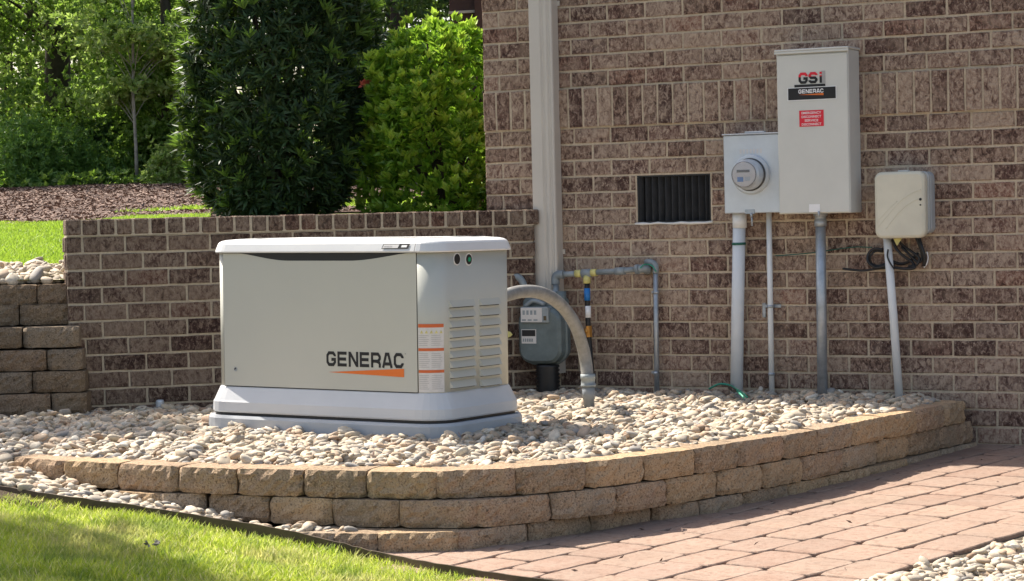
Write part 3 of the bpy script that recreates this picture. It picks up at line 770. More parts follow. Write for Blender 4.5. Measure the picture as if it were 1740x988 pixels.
# ------------------------------------------------------------------ upper terrain behind the walls
def smooth(t): t = max(0, min(1, t)); return t*t*(3-2*t)
def zup(x, y):
    zl = np.interp(y, [9, 11.2, 11.8, 16, 20, 26, 40, 80, 400], [-.26, -.26, -.23, 0, .10, .42, .9, 1.5, 2.0])
    zr = np.interp(y, [9, 11.2, 13, 16, 20, 26, 40, 80, 400], [-.03, -.02, -.01, 0.02, .10, .42, .9, 1.5, 2.0])
    k = smooth((x+.19*y)/.35); return E+zl*(1-k)+zr*k+.01*math.sin(x*1.7+y*.6)
def shp(name, poly, zf, mat, step, dz=0):
    xs = [p[0] for p in poly]; ys = [p[1] for p in poly]
    X = np.arange(min(xs), max(xs)+step, step); Y = np.arange(min(ys), max(ys)+step, step)
    vs = [(x, y, zf(x, y)+dz) for y in Y for x in X]; nx = len(X); q = []
    for i in range(len(Y)-1):
        for j in range(nx-1):
            if pip(X[j]+step/2, Y[i]+step/2, poly): q.append((i*nx+j, i*nx+j+1, (i+1)*nx+j+1, (i+1)*nx+j))
    o = fast_mesh(name, vs, q, mat, smooth=True); o['kind'] = 'structure'; return o
lb = lambda s: tuple(Lp(s, -.1, 0))[:2]
near = [(-9, 10.75), (-3.5, 10.75), (-2.16, 10.82), lb(.02), lb(LEN), wallpt(.0), (.2, 14.6), (-.2, 18), (-9, 18)]
sheet('bank', np.concatenate([[-300, -120, -50], np.linspace(-26, 14, 50), [40, 120, 300]]), np.concatenate([np.linspace(17.2, 40, 30), [50, 70, 120, 250, 400]]), lambda x, y: zup(x, y)-.01, M['mulch'])
shp('upper_lawn', near, zup, M['turfsoil'], .1)
def mulch_front(x, y): # depth where the mulch starts
    return np.interp(x/y, [-.24, -.20, -.15, -.12, 0], [16.0, 17.0, 20, 21, 21])
xs = np.linspace(-9, 1, 40)
lawn2 = MB()
shp('bank_lawn', [(-3.6, 18.8), (1, 18.8), (1, 21.0), (-2, 21.0), (-3.2, 20.2)], zup, M['turfsoil'], .25, .004)
xs_ = []
mulch_poly = [(-9, 15.6), (-3.8, 15.9), (-3.0, 16.6), (-.9, 17), (-.9, 18.8), (-3.4, 19.0), (-3.2, 20.0), (-2.3, 21.0), (1.5, 21.5), (1.5, 30), (-14, 30), (-14, 16)]
shp('mulch_bed', mulch_poly, zup, M['mulch'], .25, .012)

# mulch and needle litter as real chips
def chips(name, poly, dens, zf, mat, L=(.03, .09), W=.012, lift=.01):
    P = np.array(scatter(poly, dens)); n = len(P); l = rng.uniform(*L, n); yaw = rng.uniform(0, 2*math.pi, n); pit = rng.normal(0, .25, n)
    z = np.array([zf(x, y) for x, y in P])+lift*rng.uniform(.3, 1.6, n)
    d = np.stack([np.cos(yaw)*np.cos(pit), np.sin(yaw)*np.cos(pit), np.sin(pit)], -1)*(l/2)[:, None]
    s = np.stack([-np.sin(yaw), np.cos(yaw), rng.normal(0, .5, n)], -1)*W
    c = np.column_stack([P, z]); V = np.stack([c-d-s, c+d-s, c+d+s, c-d+s], 1).reshape(-1, 3)
    o = fast_mesh(name, V, np.arange(4*n).reshape(-1, 4), mat); o['kind'] = 'stuff'; return o
tm = NT('bark_chip'); tm.col(tm.ramp(tm.island(), [(0, (.10, .062, .05)), (.3, (.17, .11, .088)), (.6, (.22, .155, .125)), (.85, (.19, .11, .078)), (1, (.30, .22, .18))])); tm.rough(.9); M['chip'] = tm.m
tag(chips('mulch_litter', mulch_poly, 800, lambda x, y: zup(x, y)+.012, M['chip'], (.02, .075), .006, .014), 'brown bark mulch and fallen needles on the far bank')

# ------------------------------------------------------------------ grass
def grass(name, poly, dens, zf, mat, h=(.03, .055), w=.0022, label=None, lean=.35):
    P = np.array(scatter(poly, dens)); n = len(P); H = rng.uniform(*h, n); yaw = rng.uniform(0, 2*math.pi, n)
    cl = np.sin(P[:, 0]*7+np.sin(P[:, 1]*5)*2)*np.sin(P[:, 1]*9+P[:, 0]*3); H *= 1+.25*cl
    z = np.array([zf(x, y) for x, y in P]); b = np.column_stack([P, z])
    ln = rng.normal(0, lean, (n, 2))
    mid_ = b+np.column_stack([ln*H[:, None]*.35, H*.55]); tip = b+np.column_stack([ln*H[:, None]*1.1, H*.95])
    s = np.column_stack([-np.sin(yaw), np.cos(yaw), np.zeros(n)])*w
    V = np.stack([b-s, b+s, mid_+s*.8, mid_-s*.8, tip+s*.12, tip-s*.12], 1).reshape(-1, 3)
    i = np.arange(n)[:, None]*6; q = np.concatenate([i+np.array([[0, 1, 2, 3]]), i+np.array([[3, 2, 4, 5]])], 1).reshape(-1, 4)
    o = fast_mesh(name, V, q, mat); o['kind'] = 'stuff'
    if label: o['label'] = label
    return o
gp = [(x, float(ye(x))-.004) for x in np.linspace(-2.9, 1.0, 30)]+[(1.0, 5.5), (-2.9, 5.5)]
def zlawn(x, y):
    e = float(ye(x)); ze = float(np.interp(x, [p.x for p in edge_pts], [p.z for p in edge_pts])); return ze-.047-.02*(e-y)
sheet('front_lawn_soil', np.linspace(-6, 1.04, 60), np.linspace(3, 9.0, 60), lambda x, y: zlawn(x, y) if y < ye(x)-.006 else zlawn(x, y)-.06, M['turfsoil'])
inview = [(x, float(ye(x))-.008) for x in np.linspace(-2.4, .6, 24)]+[(.6, 6.5), (-2.4, 6.5)]
grass('lawn', inview, 25000, zlawn, M['grass'], (.022, .058), .0026, 'bright green front lawn along the metal edging')
grass('upper_grass', [(-6, 11.62), (-2.35, 11.9), (-2.1, 12.4), (-2.2, 16.6), (-6, 16.4)], 6500, zup, M['grass_far'], (.03, .05), .004, 'sunlit grass strip behind the terraced wall')
grass('bank_grass', [(-3.4, 19.2), (-.9, 19.2), (-.9, 20.9), (-2.2, 20.9), (-3.1, 20.1)], 900, zup, M['grass_far'], (.03, .06), .008, 'thin grass at the foot of the mulched bank')
stones('upper_stones', scatter([(-5, 10.84), (-2.2, 10.86), (-2.18, 11.0), (-2.05, 12.0), (-5, 11.66)], 1300), lambda x, y: zup(x, y)-.01, M['stone'], label='pale river stones on top of the terraced wall', size=(.02, .036))
stones('shrub_stones', scatter([lb(1.0), lb(2.35), (.05, 11.9), (-1.1, 11.9)], 900), lambda x, y: zup(x, y)-.012, M['stone'], label='pale stones behind the coping of the brick garden wall', size=(.018, .032))

# ------------------------------------------------------------------ generator
gen = empty('standby_generator', Vector((GC.x, GC.y, E-.815)), 'large beige standby generator with white lid and vented end on the stone bed', 'generator')
gen['_local'] = 1
gen.rotation_euler = (Matrix.Rotation(.011, 3, 'Y') @ Matrix.Rotation(TH, 3, 'Z')).to_euler()
def ringz(L, W, r, z, off, n=6): return [Vector((x, y, z)) for x, y in rrect(L, W, r, off, n)]
RB = .087; ZB0, ZB1 = .11, .678
g = MB(); g.loft([ringz(GL, GW, RB, ZB0-.01, 0), ringz(GL, GW, RB, ZB1, 0)], smooth=True); shell = g.build('enclosure', M['gen'], gen)
g = MB()                                     # base skirt
g.loft([ringz(GL, GW, RB, 0, .034), ringz(GL, GW, RB, .006, .038), ringz(GL, GW, RB, .044, .036), ringz(GL, GW, RB, .052, .031), ringz(GL, GW, RB, .104, .006), ringz(GL, GW, RB, .109, .001)], smooth=False)
g.build('base_skirt', M['skirt'], gen)
g = MB(); g.loft([ringz(GL, GW, RB, -.012, .028), ringz(GL, GW, RB, 0, .028)], smooth=False); g.build('base_gap_shade', M['black'], gen)  # black ring stands in for the shade between base and pad
g = MB(); g.loft([ringz(GL, GW, RB, -.075, .058), ringz(GL, GW, RB, -.024, .057), ringz(GL, GW, RB, -.0125, .050)], smooth=False); g.build('mounting_pad', M['pad'], gen)
# lid: left part and right end cap share one moulding, the seam is a groove
def lid_part(x0, x1, name):
    q = MB(); prof = [(ZB1+.0005, .016), (ZB1+.006, .018), (ZB1+.014, .015), (ZB1+.037, .006), (ZB1+.044, .000), (ZB1+.050, -.012), (ZB1+.054, -.032), (ZB1+.058, -.09), (ZB1+.060, -.2)]
    rings = []
    for z, o_ in prof:
        pts = []
        for x, y in rrect(GL, GW, RB, o_, 8): pts.append(Vector((min(max(x, x0), x1), y, z)))
        rings.append(pts)
    q.loft(rings, smooth=False); return q.build(name, M['genwhite'], gen)
SEAM = .488
lid_part(-2, SEAM-.0015, 'lid'); lid_part(SEAM+.0015, 2, 'end_cap')
FY = -GW/2
# front door panel standing slightly proud, with seams
PL0, PL1 = -.512, SEAM-.002
g = MB(); n = 26; top = []; 
def hz(x):                                   # lower edge of the finger recess under the lid
    a, b_ = -.42, .452; 
    if x < a or x > b_: return 0
    return .031*smooth((x-a)/.26)**.7*smooth((b_-x)/.30)**.7
xs = [PL0+(PL1-PL0)*k/60 for k in range(61)]
lo = [Vector((x, FY-.004, ZB0+.002)) for x in xs]; hi = [Vector((x, FY-.004, ZB1-.002-hz(x))) for x in xs]
lob = [v+Vector((0, .004, 0)) for v in lo]; hib = [v+Vector((0, .004, 0)) for v in hi]
g.loft([lob, lo, hi, hib], caps=False, closed=False, smooth=False)
g.poly([lo[0], lob[0], hib[0], hi[0]]); g.poly([lo[-1], lob[-1], hib[-1], hi[-1]])
g.build('front_panel', M['gen'], gen)
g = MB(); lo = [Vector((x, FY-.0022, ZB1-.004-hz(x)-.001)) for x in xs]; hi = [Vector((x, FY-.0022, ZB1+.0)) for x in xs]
g.loft([lo, hi], caps=False, closed=False, smooth=False); g.build('recess_shadow', M['black'], gen)  # flat black sheet painted in for the shadow under the lid
g = MB()
for x in (PL0-.0022, PL1+.0008): g.box((x-.0012, FY-.0012, ZB0), (.0026, 0, 0), (0, .001, 0), (0, 0, ZB1-ZB0))
g.box((PL0, FY-.0045, ZB0-.0015), (PL1-PL0, 0, 0), (0, .004, 0), (0, 0, .0032)); g.build('panel_seam', M['ink'], gen)
# latch lock
g = MB(); g.disc((-.452, FY-.004, .182), (0, -1, 0), .0085, .002, 16); lk = g.build('lock', M['galv'], gen)
g = MB(); g.box((-.455, FY-.0075, .180), (.008, 0, .006), (0, .0012, 0), (-.003, 0, .004)); g.build('keyhole', M['ink'], lk)
# maker's lettering: front
def gx_at(px, py):                           # photo column -> local x on the front face
    inv = gen.matrix_basis.inverted(); o = inv @ Vector((0, 0, E)); d = inv.to_3x3() @ ray(px, py)
    t = (FY-.004-o.y)/d.y; return o.x+d.x*t, o.z+d.z*t
def gy_at(px, py):                           # on the right end
    inv = gen.matrix_basis.inverted(); o = inv @ Vector((0, 0, E)); d = inv.to_3x3() @ ray(px, py)
    t = (GL/2-o.x)/d.x; return o.y+d.y*t, o.z+d.z*t
ax, az = gx_at(555, 622); bx_, bz = gx_at(688, 600)
g = MB(); glyphs(g, 'GENERAC', (ax, FY-.0042, az-.001), (1, 0, 0), (0, 0, 1), bx_-ax-.006, bz-az)
g.disc((bx_+.002, FY-.0045, bz-.004), (0, -1, 0), .0018, .0006, 8); g.build('lettering', M['ink'], gen)
wx0, wz0 = gx_at(558, 632.5); wx1, wz1 = gx_at(687, 641.5); _, wz2 = gx_at(687, 627)
g = MB(); g.poly([Vector((wx0, FY-.0052, wz0)), Vector((wx1, FY-.0052, wz1)), Vector((wx1, FY-.0052, wz2))]); g.build('orange_wedge', M['orange'], gen)
# badge on lid
lx0, lz0 = gx_at(651, 427); lx1, lz1 = gx_at(698, 411); lm = lx0+(lx1-lx0)*.63
def lidslope(z): return FY-.0155+(z-ZB1-.014)*(.009/.023)
zb, zt = ZB1+.0155, ZB1+.0365
def slab(x0, x1, z0, z1, d, sk=.006):
    return [Vector((x0, lidslope(z0)-d, z0)), Vector((x1-sk, lidslope(z0)-d, z0)), Vector((x1, lidslope(z1)-d, z1)), Vector((x0+sk, lidslope(z1)-d, z1))]
g = MB(); g.poly(slab(lx0, lx1, zb, zt, .0016)); bd = g.build('badge', M['ink'], gen)
g = MB(); g.poly(slab(lx0+.004, lm, zb+.003, zt-.003, .0026)); g.build('badge_field', M['sticker'], bd)
g = MB(); g.poly(slab(lm+.010, lx1-.012, zb+.006, zt-.006, .0024, .002)); g.build('badge_mark', M['white'], bd)
g = MB(); 
for kx in range(6): g.poly(slab(lx0+.010+.0075*kx, lx0+.0145+.0075*kx, zb+.007, zt-.008, .0032, .001))
g.build('badge_print', M['print'], bd)
# warning stickers on the rounded corner
def corner_pt(t, z, d=.0012):                # arc length t from the front seam around the front right corner
    fl = GL/2-RB-SEAM
    if t <= fl: return Vector((SEAM+t, FY-d, z))
    a = (t-fl)/RB
    if a < math.pi/2: return Vector((GL/2-RB+(RB+d)*math.sin(a), FY+RB-(RB+d)*math.cos(a), z))
    return Vector((GL/2+d, FY+RB+(t-fl-RB*math.pi/2), z))
def czz(py): return gx_at(708, py)[1]
def cstrip(mb, t0, t1, z0, z1, d, n=10):
    A = [corner_pt(t0+(t1-t0)*k/n, z0, d) for k in range(n+1)]; B = [corner_pt(t0+(t1-t0)*k/n, z1, d) for k in range(n+1)]
    mb.loft([A, B], caps=False, closed=False, smooth=False)
T1 = .112
g = MB(); cstrip(g, .003, T1, czz(667), czz(551), .0012); st = g.build('warning_label', M['sticker'], gen)
g = MB()
for y0, y1 in ((557, 551), (597, 592), (634, 629)):
    g = MB(); cstrip(g, .0035, T1-.0005, czz(y0), czz(y1), .0018); g.build('label_bar', M['redorange'], st)
g = MB()
for y0, y1, nn in ((590, 570, 6), (627, 601, 8), (664, 638, 8)):
    g = MB()
    for q in range(nn):
        z1_ = czz(y1+(y0-y1)*q/nn)
        for c0, c1 in ((.006, .052), (.058, .106)):
            cstrip(g, c0, c1-random.uniform(0, .014), z1_-.0018, z1_, .0017, 5)
    g.build('label_print', M['print'], st)
g = MB()
for q in range(5):
    t = .012+q*.02; z = czz(567)
    A = corner_pt(t, z, .002); B = corner_pt(t+.014, z, .002); C = corner_pt(t+.007, z+.013, .002); g.poly([A, B, C])
g.build('hazard_sign', M['yellow'], st)
# ports on the end
for (px, py, mt) in ((776, 440.5, 'black'), (796, 441, 'green')):
    t_ = gy_at(px, py); 
    y_, z_ = t_; y_ = max(y_, FY+RB*.55); xx = GL/2 if y_ > FY+RB else GL/2-RB+math.sqrt(max(0, RB*RB-(FY+RB-y_)**2)); nrm = Vector((xx-(GL/2-RB), min(0, y_-(FY+RB)), 0)).normalized()
    g = MB(); g.disc((xx-.002, y_, z_), nrm, .026, .004, 28); pr = g.build('port_ring', M['genwhite'], gen)
    g = MB(); g.disc(Vector((xx-.002, y_, z_))+nrm*.0035, nrm, .021, .002, 28); g.build('port_plug', M['black'], pr)
    if mt == 'green':
        g = MB(); g.disc(Vector((xx-.002, y_, z_))+nrm*.0055, nrm, .010, .002, 18); g.build('status_lens', M['green'], pr)
# louvres
yl = [gy_at(764, 560)[0], gy_at(805, 560)[0], gy_at(815, 560)[0], gy_at(848, 560)[0]]
for a, b_ in ((yl[0], yl[1]), (yl[2], yl[3])):
    for k in range(9):
        z = gy_at((764 if a == yl[0] else 815), (522.5 if a == yl[0] else 519)+k*17.2)[1]; y_m = (a+b_)/2
        hgt = .0275; dp = .016; g = MB(); X = GL/2
        A = [Vector((X+.0005, a, z+hgt)), Vector((X+.0005, b_, z+hgt))]
        pts = [Vector((X, a-.004, z+hgt)), Vector((X, b_+.004, z+hgt)), Vector((X+dp, b_-.004, z)), Vector((X+dp, a+.004, z)), Vector((X, a-.004, z-.001)), Vector((X, b_+.004, z-.001))]
        g.add(pts, [(0, 1, 2, 3), (0, 3, 4), (1, 5, 2)])
        g.build('louvre', M['gen'], gen, fix=False)
g = MB()
for a, b_ in ((yl[0], yl[1]), (yl[2], yl[3])):
    for k in range(9):
        z = gy_at((764 if a == yl[0] else 815), (522.5 if a == yl[0] else 519)+k*17.2)[1]
        g.poly([Vector((GL/2+.0008, a, z-.004)), Vector((GL/2+.0008, b_, z-.004)), Vector((GL/2+.0008, b_, z+.006)), Vector((GL/2+.0008, a, z+.006))])
g.build('louvre_slots', M['ink'], gen)

# ------------------------------------------------------------------ downspout
def sz(px, py, off=0): return main_sz(px, py, off)
ds0 = sz(899, 50, .07)[0]; ds1 = sz(938.5, 50, .07)[0]
dsp = empty('downspout', Wp((ds0+ds1)/2, .04, 0), 'tall ribbed taupe downspout running down the brick wall left of the gas pipe', 'downspout')
g = MB(); wd = ds1-ds0; D = .075
pr = [(0, 0), (0, D-.006), (.004, D), (wd*.47, D), (wd*.53, D-.008), (wd*.60, D-.008), (wd*.66, D), (wd*.74, D), (wd*.80, D-.008), (wd*.86, D-.008), (wd*.92, D), (wd-.003, D-.002), (wd, D-.008), (wd, 0)]
g.loft([[Wp(ds0+a, .004+b_, z) for a, b_ in pr] for z in (E-.80, ZT+.08)], smooth=False); g.build('pipe', M['down'], dsp)
g = MB()
for z in (E+1.05, E-.2):
    g = MB(); g.box(Wp(ds0-.012, .003, z), DM*(wd+.024), NM*.004, Vector((0, 0, .025))); g.build('strap', M['down'], dsp)
cx = dpt(931, 640, 11.22)
g = MB(); rr = []; pp = []
for k in range(17): pp.append(Vector((cx.x, cx.y, E-.90+.155*k/16))); rr.append(.062 if k % 2 else .053)
g.tube(pp, rr, 18); g.build('corrugated_adapter', M['black'], dsp)

# ------------------------------------------------------------------ transfer switch, meter socket, cream box
def wbox(name, px0, py0, px1, py1, off, mat, parent=None, bev=.003, back=.003):
    s0, z1 = sz(px0, py0, off); s1, z0 = sz(px1, py1, off)
    g = MB(); g.box(Wp(s0, back, z0), DM*(s1-s0), NM*(off-back), Vector((0, 0, z1-z0)), bev)
    return g, s0, s1, z0, z1
TD = .165
s0, z1 = sz(1319, 90, TD); s1 = sz(1441, 84, TD)[0]; z0 = sz(1327, 364.5, TD)[1]
ts_ = empty('transfer_switch', Wp((s0+s1)/2, .003, z0), 'tall light grey electrical cabinet with a red sign, highest box on the brick wall', 'electrical box')
g = MB(); g.box(Wp(s0, .003, z0), DM*(s1-s0), NM*(TD-.003), Vector((0, 0, z1-z0)), .003); g.build('cabinet', M['steel'], ts_)
g = MB(); g.box(Wp(s0+.004, TD+.0015, z0+.004), DM*(s1-s0-.008), NM*.004, Vector((0, 0, z1-z0-.02)), .002); g.build('door', M['steel'], ts_)
g = MB(); g.box(Wp(s0-.006, .003, z1+.0015), DM*(s1-s0+.012), NM*(TD+.012), Vector((0, 0, .010)), .003)
g.box(Wp(s0-.006, TD+.0085, z1-.010), DM*(s1-s0+.012), NM*.006, Vector((0, 0, .011)), .001); g.build('drip_hood', M['steel'], ts_)
nf = TD+.0065
def onbox(px, py, off): s, z = sz(px, py, off); return s, z
def quad(mb, pa, pb, pc, pd_, n): mb.poly([Wp(*(pa[0], n, pa[1])), Wp(pb[0], n, pb[1]), Wp(pc[0], n, pc[1]), Wp(pd_[0], n, pd_[1])])
def rect(mb, a, b_, c, d, n): mb.poly([Wp(a, n, c), Wp(b_, n, c), Wp(b_, n, d), Wp(a, n, d)])
sa, zb_ = onbox(1339.5, 171, nf); sb_, zt_ = onbox(1420, 147, nf)
zt_ = onbox(1339.5, 151, nf)[1]
g = MB(); rect(g, sa-.003, sb_+.003, zb_-.003, zt_+.003, nf+.0004); pl = g.build('nameplate_border', M['white'], ts_)
g = MB(); rect(g, sa, sb_, zb_, zt_, nf+.001); g.build('nameplate', M['ink'], pl)
g = MB(); ta, tz = onbox(1357, 161, nf); tb, _ = onbox(1399.5, 159, nf)
glyphs(g, 'GENERAC', Wp(ta, nf+.0012, tz+.004), DM, (0, 0, 1), tb-ta, .019); g.build('nameplate_lettering', M['white'], pl)
g = MB(); g.poly([Wp(ta, nf+.0016, tz-.002), Wp(tb, nf+.0016, tz-.008), Wp(tb, nf+.0016, tz+.002)]); g.build('nameplate_wedge', M['orange'], pl)
# installer logo: letters with a red upper and black lower half on a black bar
la, lz = onbox(1357.5, 143, nf); lb_, _ = onbox(1396.5, 140, nf); lh = .052
g = MB(); glyphs(g, 'GSi', Wp(la, nf+.0008, lz), DM, (0, 0, 1), lb_-la+.006, lh, .0004, .12, .27, .24)
red = MB(); blk = MB(); cutz = lz+lh*.60
bmm = bmesh.new(); vv = [bmm.verts.new(v) for v in g.v]
for f_ in g.f:
    try: bmm.faces.new([vv[i] for i in f_])
    except ValueError: pass
for keep_up, mt, nm_ in ((True, 'red', 'logo_upper_half'), (False, 'ink', 'logo_lower_half')):
    b2 = bmm.copy(); bmesh.ops.bisect_plane(b2, geom=b2.verts[:]+b2.edges[:]+b2.faces[:], plane_co=(0, 0, cutz), plane_no=(0, 0, -1 if keep_up else 1), clear_outer=True)
    me = bpy.data.meshes.new(nm_)
    for v in b2.verts: v.co -= ts_.location
    b2.to_mesh(me); b2.free(); me.materials.append(M[mt]); o = bpy.data.objects.new(nm_, me); COL.objects.link(o); o.parent = ts_
bmm.free()
ga, gz = onbox(1350, 150, nf); gb, _ = onbox(1402.5, 146, nf)
g = MB(); rect(g, ga, gb, lz-.016, lz-.004, nf+.0007); g.build('logo_bar', M['ink'], ts_)
g = MB(); rect(g, lb_-.002, lb_+.018, lz-.002, lz+lh+.004, nf+.0003); g.build('logo_shade', M['print'], ts_)
ra, rz0 = onbox(1358.5, 216, nf); rb, _ = onbox(1400, 214, nf); rz1 = onbox(1358.5, 188.5, nf)[1]
g = MB(); rect(g, ra, rb, rz0, rz1, nf+.0006); rd = g.build('red_sign', M['red'], ts_)
g = MB(); hh = (rz1-rz0)
for i, (tx, wfrac) in enumerate((('EMERGENCY', .80), ('DISCONNECT', .80), ('SERVICE', .56), ('DISCONNECT', .80))):
    zz = rz1-hh*(.08+.235*i)-hh*.15; ww = (rb-ra)*wfrac
    text_mb(g, tx, Wp((ra+rb)/2-ww/2, nf+.001, zz), DM, (0, 0, 1), ww, hh*.145, .0003, .012)
g.build('sign_lettering', M['white'], rd)
g = MB(); a_, c_ = onbox(1375, 361, nf); b2_, d_ = onbox(1393.5, 347, nf); rect(g, a_, b2_, c_, d_, nf+.0006); hp = g.build('paper_tag', M['white'], ts_)
g = MB(); g.tube([Wp(b2_-.006, nf+.004, c_+.004), Wp(b2_-.005, nf+.006, c_-.022)], .005, 8); g.build('hasp', M['galv'], ts_)

MD = .12
s0m, z1m = sz(1228.5, 231, MD); s1m = s0-.002; z0m = sz(1232.5, 363.5, MD)[1]
ms = empty('electric_meter', Wp((s0m+s1m)/2, .003, z0m), 'grey square electric meter box with a round glass meter, left of the tall cabinet', 'electric meter')
g = MB(); g.box(Wp(s0m, .003, z0m), DM*(s1m-s0m), NM*(MD-.003), Vector((0, 0, z1m-z0m)), .004)
g.build('meter_box', M['alu'], ms)
g = MB(); g.box(Wp(s0m-.004, .003, z1m+.001), DM*(s1m-s0m+.002), NM*(MD+.006), Vector((0, 0, .006)), .002)
a_ = sz(1265, 228, MD)[0]; b2_ = sz(1298, 228, MD)[0]; g.box(Wp(a_, MD-.03, z1m+.008), DM*(b2_-a_), NM*.03, Vector((0, 0, .008)), .002); g.build('top_lip', M['alu'], ms)
mc = sz(1277, 297, MD); c = Wp(mc[0], MD, mc[1])
g = MB(); g.disc(c, NM, 0, 0, 40, [(.095, 0), (.095, .012), (.089, .020), (.078, .020)]); g.build('mounting_ring', M['alu'], ms)
g = MB(); g.disc(c, NM, 0, 0, 40, [(.079, .0195), (.079, .026), (.074, .030)]); g.build('gasket', M['fin'], ms)
g = MB(); g.disc(c+NM*.0985, NM, .0615, .0012, 36); g.build('face_rim', M['fin'], ms)
g = MB(); g.disc(c, NM, 0, 0, 40, [(.073, .018), (.073, .055), (.070, .085), (.062, .098), (.058, .098)]); g.build('meter_body', M['alu'], ms)
g = MB(); g.disc(c+NM*.0985, NM, .056, .002, 36); g.build('meter_face', M['face'], ms)
g = MB(); g.box(c+NM*.1010-DM*.034+Vector((0, 0, .010)), DM*.064, NM*.002, Vector((0, 0, .012))); g.build('display', M['ink'], ms)
g = MB(); 
g.box(c+NM*.1012-DM*.032+Vector((0, 0, -.034)), DM*.03, NM*.002, Vector((0, 0, .022)))
g.build('face_label', M['blue'], ms)
g = MB(); g.box(c+NM*.1012+DM*.006+Vector((0, 0, -.030)), DM*.026, NM*.002, Vector((0, 0, .018))); g.build('face_plate', M['galv'], ms)
g = MB(); g.disc(c+NM*.098, NM, 0, 0, 36, [(.062, 0), (.061, .010), (.054, .017), (.03, .020), (.005, .021)]); g.build('glass_cover', M['glass'], ms)
pt_ = sz(1277, 368, MD)
g = MB(); g.box(Wp(sz(1266, 360, MD)[0], MD-.002, z0m-.004), DM*.05, NM*.006, Vector((0, 0, .022)), .002)
g.tube([Wp(pt_[0], MD+.002, z0m), Wp(pt_[0], MD+.002, z0m-.018)], .007, 10)
g.tube([Wp(pt_[0]+.002, MD+.002, z0m-.018), Wp(pt_[0]+.003, MD+.002, z0m-.062)], .0045, 8); g.build('seal_latch', M['galv'], ms)
g = MB()
a_, zz = sz(1256, 262, MD); b2_, _ = sz(1296, 255, MD)
for i in range(7): rect(g, a_+(b2_-a_)*(i+.15)/7, a_+(b2_-a_)*(i+.75)/7, zz, zz+.022, MD+.0006)
g.build('faded_print', M['sticker'], ms)

# cream service box
CDp = .125
s0n, z1n = sz(1484.5, 293, CDp); s1n = sz(1571, 290, CDp)[0]; z0n = sz(1489, 406, CDp)[1]
nb = empty('service_box', Wp((s0n+s1n)/2, .003, z0n), 'cream rounded plastic service box with swirl lines, rightmost on the brick wall', 'utility box')
Wd, Hd = s1n-s0n, z1n-z0n; cs, cz = (s0n+s1n)/2, (z0n+z1n)/2
def wring(W_, H_, r_, n_, off=0, k=6, dx=0, dz=0): return [Wp(cs+dx+x, n_, cz+dz+y) for x, y in rrect(W_, H_, r_, off, k)]
g = MB(); g.loft([wring(Wd*.96, Hd*.93, .03, .003, dz=.008, dx=.016), wring(Wd*.96, Hd*.93, .03, .06, dz=.008, dx=.016), wring(Wd*.97, Hd*.94, .03, .064, dz=.008, dx=.012), wring(Wd*.97, Hd*.94, .03, .082, dz=.008, dx=.012)], smooth=False); g.build('back_housing', M['nidback'], nb)
g = MB(); g.loft([wring(Wd, Hd, .036, .084), wring(Wd, Hd, .036, .112), wring(Wd, Hd, .036, .120, -.004), wring(Wd, Hd, .036, CDp, -.014)], smooth=False); g.build('cover', M['nid'], nb)
g = MB()
for a0, rr_ in ((0, 0), (1, .0)):
    P0 = [(-.47, -.36), (-.2, -.12), (.05, .08), (.3, .2), (.46, .24)] if a0 == 0 else [(-.3, -.40), (-.1, -.2), (.1, -.04), (.3, .06), (.46, .1)]
    P0 = [Wp(cs+x*(Wd-.02), CDp-.0005, cz+y*(Hd-.03)) for x, y in P0]; g.tube(catmull(P0, 6), .0022, 6)
P0 = [Wp(cs+x*(Wd-.02), CDp-.0005, cz+y*(Hd-.03)) for x, y in [(-.49, -.28), (-.25, -.08), (-.05, .06)]]; g.tube(catmull(P0, 6), .0018, 6)
g.build('swirl_moulding', M['nid'], nb)
g = MB()
for px, py, r_ in ((1565.5, 339, .0065), (1565.5, 348.5, .004)): s_, z_ = sz(px, py, CDp); g.disc(Wp(s_-.004, CDp-.002, z_), NM, r_, .004, 12)
g.build('screw_hole', M['ink'], nb)
g = MB(); s_, z_ = sz(1534, 291, .1); g.box(Wp(s_-.02, .085, z1n-.002), DM*.05, NM*.03, Vector((0, 0, .008)), .002); g.build('hinge', M['nidback'], nb)
g = MB(); a_ = Wp(*((sz(1517, 406, .08))[0], .08, z0n+.004)); b2_ = Wp(sz(1534, 406, .08)[0], .08, z0n+.004); c_ = Wp(sz(1525, 417, .08)[0], .085, sz(1525, 418, .085)[1])
g.poly([a_, b2_, c_]); g.poly([a_+NM*.001, b2_+NM*.001, c_+NM*.001]); tag(g.build('yellow_tag', M['yellow'], nb))

# ------------------------------------------------------------------ conduits on the wall
def conduit(px0, py0, px1, py1, rpx, off, mat, name, label, cat, ztop=None):
    s_, z_ = sz(px0, py0, off); z_ = z_ if ztop is None else ztop
    t, zb = sz(px1, py1, off); rad = rpx
    root = empty(name, Wp(t, off, BED-.01), label, cat, 'conduits down the brick wall' if cat == 'conduit' else None)
    g = MB(); g.tube([Wp(s_, off, z_), Wp((s_+t)/2, off, (z_+zb)/2), Wp(t, off, zb-.06)], rad, 18); g.build('pipe', M[mat], root)
    return root, s_, t, z_, zb
r1, s_, t_, zt1, zb1 = conduit(1256.5, 363, 1251, 665, .031, .055, 'pvc', 'conduit', 'thick pale grey plastic conduit with green tape under the round electric meter', 'conduit', z0m)
g = MB(); g.tube([Wp(s_, .055, z0m+.001), Wp(s_, .055, z0m-.07)], .0345, 18); g.build('coupling', M['pvcpale'], r1)
ss, zz = sz(1255.5, 414.5, .055); g = MB(); g.tube([Wp(ss, .055, zz-.006), Wp(ss, .055, zz+.006)], .0345, 18); g.build('tape_band', M['tape'], r1)
